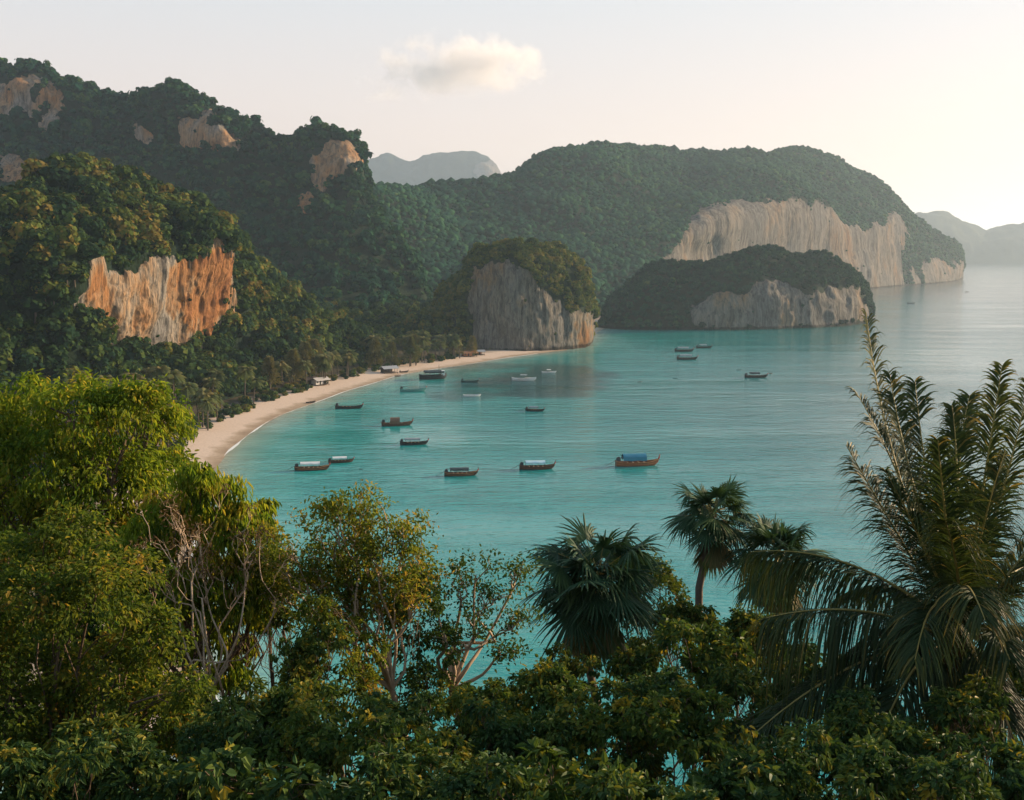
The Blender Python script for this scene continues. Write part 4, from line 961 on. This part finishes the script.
def gnd(px, Y):
    x = (px - 512) / F * Y; return np.array([x, Y, float(hz(np.array([x]), np.array([Y]))[0])])
# tall bright tree at the back left
leafy('leafy_tree', 'tall yellow green tree at the left, rising in front of the orange cliff', 'tree', gnd(70, 27), P(80, 640, 27), B_([(20, 425, 52), (75, 425, 50), (130, 420, 46), (165, 425, 36), (45, 480, 60), (110, 485, 62), (160, 480, 45), (10, 520, 60), (70, 545, 60), (130, 545, 55), (-40, 450, 60), (38, 395, 24), (85, 392, 22), (152, 393, 18)], 27, 1.2, 1),
      M['bark_brown'], M['lf_yellow'], dens=1.2, ll=.165, lw=.06, droop=.48, rt=.22, seed=1, sub=40, tint=.55, tsd=.25)
leafy('leafy_tree', 'tree with long drooping yellow green leaves beside the near end of the bay', 'tree', gnd(200, 21), P(205, 700, 21), B_([(212, 505, 38), (235, 530, 38), (190, 540, 45), (250, 570, 28), (215, 580, 45), (168, 520, 35), (240, 615, 30), (180, 600, 42), (208, 640, 32), (262, 525, 14), (268, 505, 10), (255, 600, 28), (272, 560, 18), (246, 650, 20), (228, 675, 22), (195, 480, 22), (150, 600, 45), (160, 660, 42), (120, 560, 40)], 21, .8, 2),
      M['bark_brown'], M['lf_yellow'], dens=2.0, ll=.19, lw=.05, droop=.75, rt=.13, seed=2, sub=36, tint=.62, tsd=.25)
leafy('leafy_tree', 'dense olive tree with small leaves filling the lower left corner', 'tree', gnd(60, 15), P(70, 760, 15), B_([(30, 610, 60), (95, 600, 55), (20, 690, 70), (100, 680, 62), (150, 640, 42), (60, 760, 70), (150, 720, 52), (-20, 640, 60), (135, 575, 34), (40, 560, 36), (190, 690, 30), (-10, 740, 70), (70, 540, 40), (0, 570, 45), (180, 745, 36)], 15, .8, 3),
      M['bark_brown'], M['lf_olive'], dens=1.15, ll=.085, lw=.042, droop=.3, rt=.12, seed=3, sub=44, tint=.5, tsd=.25)
# twiggy half bare bush
def twig_bush(name, label, cat, base, tips, bark, leafm, seed, rt=.06, kids=5, spread=.5, leaf=(0, .1, .03), group=None, tint=.5, forks=None, lpn=30, lr=.25, wob=.2):
    rng = np.random.default_rng(seed); o = empty(name, base); base = np.array(base, float); off = -base; tb = MB(); cb = MB()
    hub = base if forks is None else np.array(forks, float)
    if forks is not None:
        v, q = tube(path3(base - [0, 0, .3], hub, rng, .08, 7) + off, np.linspace(rt * 1.4, rt, 7), 7); tb.add(v, q)
    for tip in tips:
        tip = np.array(tip, float); bp = path3(hub, tip, rng, wob, 11, .03); L = np.linalg.norm(tip - hub)
        v, q = tube(bp + off, np.linspace(rt * .62, rt * .14, 11), 6); tb.add(v, q)
        for k in range(kids):
            i = int(rng.integers(5, 11)); d = nrm(nrm(tip - hub) + rdir(rng, 1)[0] * spread + np.array([0, 0, .35])); e = bp[i] + d * L * rng.uniform(.12, .34)
            p2 = path3(bp[i], e, rng, .2, 6); v, q = tube(p2 + off, np.linspace(rt * .26, rt * .07, 6), 4); tb.add(v, q)
            for m in range(2):
                e2 = p2[3] + nrm(d + rdir(rng, 1)[0] * .8) * L * rng.uniform(.05, .14); v, q = tube(path3(p2[3], e2, rng, .2, 4) + off, np.linspace(rt * .13, rt * .05, 4), 4); tb.add(v, q)
                if lpn and rng.random() < .6: ends = (e, e2)
                else: ends = (e,)
                for ee in ends:
                    n = int(lpn * rng.uniform(.4, 1.3))
                    if n < 2: continue
                    p = ee + rng.normal(size=(n, 3)) * lr * np.array([.5, .5, .3]); V, q = leaves6(p, nrm(rdir(rng, n) + np.array([0, 0, -.3])), rdir(rng, n) + np.array([0, 0, .8]), leaf[1] * rng.uniform(.6, 1.3, n), leaf[2] * rng.uniform(.7, 1.2, n), .3)
                    cb.add(V + off, q, 0, np.repeat(np.clip(rng.normal(tint, .2) + rng.normal(0, .12, n), 0, 1), 6))
    tb.build('trunk', bark, o, smooth=True)
    if cb.n: cb.build('crown', leafm, o)
    return tag(o, label, cat, group)
def PT(lst, Y, seed, j=.6):
    rg = np.random.default_rng(seed); return [P(a, b, Y + rg.uniform(-j, j)) for a, b in lst]
twig_bush('dry_bush', 'half dead bush of brown twigs between the two left trees', 'bush', gnd(215, 18.5), PT([(160, 545), (180, 535), (200, 540), (215, 532), (232, 545), (245, 560), (150, 570), (262, 580), (190, 560)], 18.5, 4), M['bark_pale'], M['lf_dry'], 4, rt=.04, kids=5, lpn=8, leaf=(0, .09, .022), forks=P(212, 690, 18.5), lr=.2)
# pale stemmed fan of branches with leaves on top
twig_bush('pale_tree', 'slender pale stemmed tree with many upright branches and a flat leafy top', 'tree', gnd(392, 20), PT([(280, 572), (292, 560), (308, 554), (324, 549), (340, 546), (356, 546), (370, 547), (386, 550), (400, 562), (408, 585), (340, 580), (300, 590), (368, 575), (394, 605), (284, 600), (415, 560)], 20, 5), M['bark_pale'], M['lf_olive'], 5, rt=.06, kids=9, spread=.4, lpn=36, lr=.28, leaf=(0, .085, .04), forks=P(392, 690, 20), tint=.62, wob=.14)
leafy('leafy_bush', 'brownish green bush leaning against the pale stemmed tree', 'bush', gnd(335, 19), P(335, 720, 19), B_([(330, 650, 38), (350, 690, 40), (320, 610, 20), (300, 690, 30), (365, 650, 22)], 19, .5, 6), M['bark_brown'], M['lf_olive'], dens=1.2, ll=.09, lw=.045, rt=.06, seed=6, tint=.62, droop=.35)
leafy('leafy_bush', 'dark bush between the pale stemmed tree and the bare twisted tree', 'bush', gnd(425, 20.5), P(420, 720, 20.5), B_([(420, 600, 24), (415, 640, 26), (440, 650, 26), (430, 690, 32), (405, 690, 26)], 20.5, .5, 7), M['bark_brown'], M['lf_mid'], dens=.9, ll=.09, lw=.045, rt=.05, seed=7, tint=.5, droop=.35)
# twisted bare branches
twig_bush('twisted_tree', 'sparse tree of bare twisted pale branches left of the big fan palm', 'tree', gnd(455, 21), PT([(438, 600), (452, 585), (476, 575), (492, 605), (508, 590), (508, 630), (440, 635), (500, 655), (475, 615)], 21, 8), M['bark_pale'], M['lf_mid'], 8, rt=.085, kids=4, spread=.8, lpn=26, lr=.3, leaf=(0, .085, .045), forks=P(452, 690, 21), tint=.45, wob=.30)
# round tree behind the fan palm
leafy('leafy_tree', 'round small leaved tree just right of the big fan palm', 'tree', gnd(660, 27), P(660, 690, 27), B_([(640, 575, 26), (660, 590, 28), (675, 615, 22), (650, 630, 30), (625, 560, 18), (678, 640, 16), (640, 660, 26)], 27, .7, 9), M['bark_brown'], M['lf_mid'], dens=1.3, ll=.10, lw=.055, rt=.09, seed=9, tint=.55, droop=.3)

# fan palms
def fan_palm(label, base, top, rad, nleaf, seed, dead=10, tint=.42):
    rng = np.random.default_rng(seed); o = empty('fan_palm', base); base = np.array(base, float); top = np.array(top, float)
    tp = path3(base - [0, 0, .3], top, rng, .06, 12); rr_ = np.linspace(.12, .085, 12) * (1 + .06 * np.sin(np.arange(12) * 2.4)); mb = MB(); v, q = tube(tp - base, rr_, 9); mb.add(v, q); mb.build('trunk', M['bark_palm'], o, smooth=True)
    for j in range(nleaf + dead):
        isd = j >= nleaf
        a = j * 2.39996 + rng.uniform(-.2, .2); e = math.asin(np.clip(1 - 1.6 * (j + .5) / nleaf + rng.uniform(-.2, .2), -.72, .98)) if not isd else rng.uniform(-1.35, -.95)
        d = np.array([math.cos(a) * math.cos(e), math.sin(a) * math.cos(e), math.sin(e)])
        pl = rad * rng.uniform(.28, .70) * (1 if not isd else .8); s = np.linspace(0, 1, 5)[:, None]
        pp = d * pl * s + np.array([0, 0, -1]) * pl * .18 * s**2 * (1 - .5 * d[2]); mb = MB(); v, q = tube(pp + (top - base) + [0, 0, -.15 * isd], [.02, .016, .013, .011, .01], 5); mb.add(v, q, 1, .5)
        hub = pp[-1] + (top - base) + np.array([0, 0, -.15 * isd]); ax = nrm(pp[-1] - pp[-2]); sd_ = nrm(np.cross(ax, [0.02, .01, 1])); 
        tl = rng.uniform(-.4, .4); sd_ = nrm(sd_ * math.cos(tl) + np.cross(ax, sd_) * math.sin(tl)); nn = np.cross(sd_, ax)
        m = 27; ang = np.linspace(-1.9, 1.9, m) * (1 if not isd else .35); bl = rad * .58 * (1 - .22 * np.abs(ang / 1.9) ** 2) * rng.uniform(.7, 1.15, m); drp = rng.uniform(.12, .55) * rng.uniform(.6, 1.5, m)
        dirs = np.cos(ang)[:, None] * ax + np.sin(ang)[:, None] * sd_ + nn * (.18 * np.cos(ang * 2))[:, None]
        dirs = nrm(dirs); wd = nrm(-np.sin(ang)[:, None] * ax + np.cos(ang)[:, None] * sd_)
        V = []; fold = np.cross(dirs, wd); sg = 5
        for k, (t, ww) in enumerate(zip((0, .35, .65, .85, 1.0), (.006, .052, .045, .026, .003))):
            c = hub + dirs * bl[:, None] * t + np.array([0, 0, -1]) * (bl * (drp if not isd else .1) * t**2.4)[:, None]
            w2 = (rad / 1.6) * ww * .62
            V.append(np.stack([c - wd * w2 + fold * w2 * .5, c, c + wd * w2 + fold * w2 * .5], 1))
        V = np.stack(V, 1)
        idx = np.arange(m * sg * 3).reshape(m, sg, 3)
        f = np.concatenate([np.stack([idx[:, :-1, i], idx[:, :-1, i + 1], idx[:, 1:, i + 1], idx[:, 1:, i]], -1).reshape(-1, 4) for i in (0, 1)])
        tt = rng.normal(tint, .12) if not isd else rng.uniform(.85, 1)
        mb.add(V.reshape(-1, 3), f, 0, np.repeat(np.clip(tt + rng.normal(0, .07, m), 0, 1), 15)); mb.build('fan_leaf', [M['fan'], M['rachis']], o)
    return tag(o, label, 'palm tree', 'fan palms on the near slope')
fan_palm('big dense fan palm standing upright in the middle of the near slope', gnd(600, 24), P(598, 575, 24), 1.62, 56, 31, 20)
fan_palm('taller thin trunked fan palm with a ragged leaning head', gnd(712, 26), P(713, 512, 26), 1.12, 34, 32, 12, .5)
fan_palm('fan palm half hidden behind the coconut fronds', gnd(782, 25), P(778, 552, 25), 1.25, 38, 33, 12, .55)

# coconut palm
def frond(root, o, p0, p1, p2, nl, llen, seed, tint=.45, droop=.6, lift=0.0, wid=.028, mats=None):
    rng = np.random.default_rng(seed); t = np.linspace(0, 1, 24)[:, None]
    pth = (1 - t)**2 * p0 + 2 * t * (1 - t) * p1 + t**2 * p2 
    pth = pth - root; tg = nrm(np.gradient(pth, axis=0)); mb = MB(); v, q = tube(pth, np.linspace(.032, .006, 24), 6); mb.add(v, q, 1, .5)
    ref = np.array([0, 0, 1.0]); sd_ = np.cross(tg, ref); 
    bad = np.linalg.norm(sd_, axis=1) < .25
    sd_ = nrm(sd_ + np.array([.35, -.25, 0]) * 1e-3); 
    up = np.cross(sd_, tg)
    s = np.linspace(0, 1, 24)
    for sgn in (-1, 1):
        ss = np.linspace(.14, .995, nl) + rng.normal(0, .004, nl); I = lambda A: np.column_stack([np.interp(ss, s, A[:, i]) for i in range(3)])
        b, T, S, U = I(pth), nrm(I(tg)), nrm(I(sd_)), nrm(I(up))
        L = llen * (np.sin(np.clip(.55 + ss * 2.35, 0, PI)) * .9 + .12) * rng.uniform(.6, 1.22, nl); gap = (rng.random(nl) < .95) & (vnoise(np.column_stack([ss * 14 + seed, 0 * ss, 0 * ss]), seed + (sgn > 0)) > -.68)
        sweep = .75 + .5 * ss + .25 * vnoise(np.column_stack([ss * 9, 0 * ss + seed, 0 * ss]), 5)
        d = nrm(S * sgn * rng.uniform(.75, 1.05, (nl, 1)) + T * sweep[:, None] + U * (.28 + lift) + rdir(rng, nl) * .2); V = []
        wv = nrm(np.cross(d, U)); k5 = ((0, .5), (.3, 1.0), (.6, .85), (.85, .5), (1.0, .06))
        dr = droop * rng.uniform(.7, 1.3, nl)
        for tt, ww in k5:
            c = b + d * (L * tt * (1 - .25 * dr * tt))[:, None] + np.array([0, 0, -1]) * (L * dr * tt**2 * .75)[:, None]
            V.append(np.stack([c - wv * wid * ww * .5, c + U * .0 + np.array([0, 0, -.006]), c + wv * wid * ww * .5], 1))
        V = np.stack(V, 1)[gap]; m = len(V); idx = np.arange(m * 15).reshape(m, 5, 3)
        f = np.concatenate([np.stack([idx[:, :-1, i], idx[:, :-1, i + 1], idx[:, 1:, i + 1], idx[:, 1:, i]], -1).reshape(-1, 4) for i in (0, 1)])
        tn = tint + .3 * (ss[gap] - .55) + rng.normal(0, .09, m) + .35 * (rng.random(m) < .08)
        tn = np.clip(tn[:, None] + np.repeat(np.array([-.05, -.02, .02, .08, .26]), 3)[None], 0, 1); mb.add(V.reshape(-1, 3), f, 0, tn.ravel())
    return mb.build('frond', [M['coco'], M['rachis']], o)
def coconut(label, base, top, fr, seed, llen=.85):
    rng = np.random.default_rng(seed); o = empty('coconut_palm', base); base = np.array(base, float); top = np.array(top, float)
    tp = path3(base - [0, 0, .3], top + [0, 0, -.1], rng, .05, 16); mb = MB(); v, q = tube(tp - base, np.linspace(.2, .15, 16) * (1 + .05 * (np.arange(16) % 2)), 10); mb.add(v, q); mb.build('trunk', M['bark_palm'], o, smooth=True)
    mb = MB(); n = 90; a = rng.random(n) * 6.28; p = (top - base) + np.column_stack([np.cos(a) * .14, np.sin(a) * .14, rng.uniform(-.45, .2, n)])
    V, q = leaves6(p, np.column_stack([np.cos(a) * .5, np.sin(a) * .5, rng.uniform(-1, 1, n)]), rdir(rng, n), rng.uniform(.2, .5, n), rng.uniform(.04, .1, n)); mb.add(V, q); mb.build('fibre_sheath', M['husk'], o)
    for k, (m_, t_, dm, dt, tint, dr, lf, ls) in enumerate(fr):
        Y = top[1]; frond(base, o, top + rdir(rng, 1)[0] * .08, P(*m_, Y + dm), P(*t_, Y + dt), 150, llen * ls * 1.2, seed * 50 + k, tint, dr * rng.uniform(.85, 1.4), lf, wid=.03)
    return tag(o, label, 'palm tree')
CF = [((885, 480), (866, 312), .3, .8, .6, .55, .1, 1.05), ((905, 480), (890, 375), -.2, .6, .46, .5, .1, 1.0), ((925, 500), (915, 380), 1.2, 2.0, .4, .5, .1, 1.05), ((962, 480), (952, 405), .4, .8, .5, .55, .1, .95), ((985, 480), (1002, 366), -.3, .2, .6, .5, .1, .85), ((1005, 500), (1030, 380), .5, .9, .55, .5, .1, .95),
      ((1015, 560), (1085, 480), .3, .8, .5, .7, 0, 1.0), ((1020, 620), (1090, 640), -.6, -1.0, .5, .9, 0, 1.0), ((870, 592), (766, 618), -.5, -.8, .5, 1.25, -.1, 1.5), ((865, 540), (750, 552), .4, 1.3, .36, 1.3, -.1, 1.45), ((850, 640), (735, 752), -.9, -1.5, .3, 1.0, 0, 1.15), ((905, 640), (860, 800), -1.2, -2.2, .35, .9, 0, 1.1),
      ((990, 660), (1035, 800), -1, -1.6, .4, .9, 0, 1.0), ((960, 690), (945, 830), -.6, -.9, .85, .8, 0, .9), ((955, 540), (985, 620), -2.0, -3.0, .45, .8, 0, 1.0), ((935, 560), (915, 660), -1.8, -2.6, .42, .9, 0, 1.0), ((900, 560), (840, 600), 1.5, 3.0, .3, 1.0, 0, 1.1), ((1000, 560), (1050, 560), 1.2, 2.6, .35, .8, 0, 1.0), ((975, 530), (1010, 470), 1.6, 2.6, .4, .6, 0, 1.0), ((905, 470), (856, 392), 1.0, 1.6, .42, .55, .1, 1.05),
      ((895, 530), (846, 445), 1.4, 2.2, .38, .6, 0, 1.1), ((950, 470), (970, 395), 1.6, 2.2, .45, .5, .1, .95), ((975, 540), (1005, 450), -1.0, -1.2, .5, .6, .1, .9),
      ((920, 530), (885, 470), -.8, -1.2, .4, .7, 0, 1.1), ((945, 520), (938, 440), -1.0, -1.4, .45, .6, .1, 1.05), ((960, 560), (945, 520), -1.6, -2.6, .5, .8, .1, 1.0), ((1000, 590), (1045, 560), -1.2, -1.6, .5, .8, 0, 1.0), ((985, 600), (1010, 660), -1.8, -2.6, .4, .9, 0, 1.0), ((905, 600), (845, 655), .6, 1.0, .3, 1.1, 0, 1.2)]
coconut('large coconut palm with upright and arching fronds at the right edge', gnd(962, 16.5), P(958, 640, 16.5), CF, 41)

# bushes filling the near slope; each (centre px, py, depth, radius px, kind)
SHR = [(285, 715, 15, 55, 'mid', 'small leaved bush under the gap of water at the left'), (215, 745, 13, 58, 'dark', 'dark bush below the gap of water at the left'), (330, 760, 12.5, 60, 'mid', 'glossy bush below the brownish bush'), (385, 730, 14.5, 46, 'dark', 'dark bush hiding the foot of the pale stemmed tree'), (430, 770, 12, 58, 'mid', 'bush with some yellow leaves at the lower centre left'),
       (465, 715, 16, 42, 'mid', 'bush hiding the foot of the bare twisted tree'), (510, 745, 13.5, 55, 'dark', 'dark glossy bush left of the big fan palm foot'), (555, 705, 17, 46, 'mid', 'leafy bush in front of the big fan palm trunk, left side'), (600, 740, 13.5, 58, 'mid', 'bush with a few yellow leaves below the big fan palm'), (640, 705, 17.5, 45, 'dark', 'dark bush below the round small leaved tree'),
       (690, 745, 13, 60, 'mid', 'bush with upright light green shoots below the thin fan palm'), (710, 665, 20, 44, 'mid', 'bush wrapped round the thin fan palm trunk'), (755, 700, 17, 52, 'dark', 'dark bush left of the coconut fronds'), (770, 640, 21, 40, 'mid', 'bush below the half hidden fan palm'), (780, 770, 12, 62, 'dark', 'very dark bush under the drooping coconut frond'), (840, 745, 14, 58, 'dark', 'dark bush behind the hanging leaflets'),
       (870, 790, 11.5, 60, 'dark', 'low dark bush at the bottom edge under the coconut palm'), (920, 765, 13, 55, 'dark', 'dark bush left of the coconut trunk'), (1000, 775, 12, 62, 'dark', 'dark bush right of the coconut trunk'), (140, 785, 11, 60, 'dark', 'shaded bush at the bottom edge near the left corner'), (40, 800, 10.5, 62, 'dark', 'shaded bush in the bottom left corner'), (265, 800, 10.5, 60, 'dark', 'shaded bush at the bottom edge below the left gap'),
       (380, 805, 10.5, 55, 'dark', 'shaded bush at the bottom edge below the pale stemmed tree'), (520, 805, 10.5, 62, 'dark', 'shaded bush at the bottom edge in the middle'), (645, 805, 10.5, 60, 'dark', 'shaded bush at the bottom edge below the big fan palm'), (1010, 690, 19, 55, 'mid', 'bush behind the coconut crown at the right edge'), (690, 620, 24, 24, 'mid', 'slim bush between the round tree and the thin fan palm'),
       (455, 800, 10.5, 55, 'dark', 'shaded bush at the bottom edge below the bare twisted tree'), (580, 795, 11.5, 52, 'mid', 'small leaved bush at the bottom edge below the fan palm trunk'), (330, 815, 10.5, 50, 'dark', 'shaded bush at the bottom edge below the brownish bush'), (205, 800, 11.5, 50, 'mid', 'olive bush at the bottom edge left of the middle'), (715, 800, 11.5, 58, 'dark', 'shaded bush at the bottom edge below the thin fan palm'),
       (960, 800, 11, 50, 'dark', 'shaded bush at the bottom edge in front of the coconut trunk'), (500, 700, 19, 34, 'mid', 'low bush right of the bare twisted tree foot'), (50, 630, 24, 85, 'dark', 'dense dark bush behind the olive tree in the lower left'), (140, 640, 23.5, 70, 'dark', 'dense dark bush between the olive tree and the drooping leaved tree'), (15, 740, 19, 70, 'dark', 'dark bush low behind the olive tree trunk'), (283, 600, 21, 34, 'mid', 'green bush between the drooping leaved tree and the pale stemmed tree'), (268, 560, 21.5, 24, 'mid', 'small green bush above the gap of water at the left'), (310, 650, 18, 30, 'mid', 'small bush left of the brownish green bush'), (562, 672, 22, 30, 'mid', 'leafy bush just left of the big fan palm trunk'), (628, 668, 22, 30, 'mid', 'leafy bush just right of the big fan palm trunk'), (735, 640, 23, 30, 'mid', 'bush between the thin fan palm and the half hidden fan palm'), (805, 680, 19.5, 36, 'dark', 'bush seen between the hanging coconut leaflets'), (960, 715, 14.2, 42, 'dark', 'dark bush hiding the coconut trunk'), (880, 720, 18.5, 45, 'dark', 'dark bush seen through the drooping frond'), (160, 720, 18, 55, 'mid', 'bush behind the olive tree near the water gap'), (100, 770, 13.5, 60, 'mid', 'bush under the olive tree')]
for j, (px, py, Y, r, kd, lab) in enumerate(SHR):
    rg = np.random.default_rng(500 + j); bl = [(px, py, r * .62)] + [(px + rg.uniform(-.9, .9) * r, py + rg.uniform(-.6, .95) * r, r * rg.uniform(.36, .56)) for _ in range(9)]
    big = rg.random() < .22
    leafy('leafy_bush', lab, 'bush', gnd(px, Y), P(px, py + r * .9, Y), B_(bl, Y, .4, j), M['bark_brown'], M['lf_dark'] if kd == 'dark' else M['lf_mid'], dens=1.5, ll=.14 if big else rg.uniform(.07, .11), lw=.07 if big else rg.uniform(.036, .052), droop=.4, rt=.045, seed=600 + j, sub=18, tint=.45 if kd == 'dark' else .55, tsd=.27, group='bushes on the near slope')
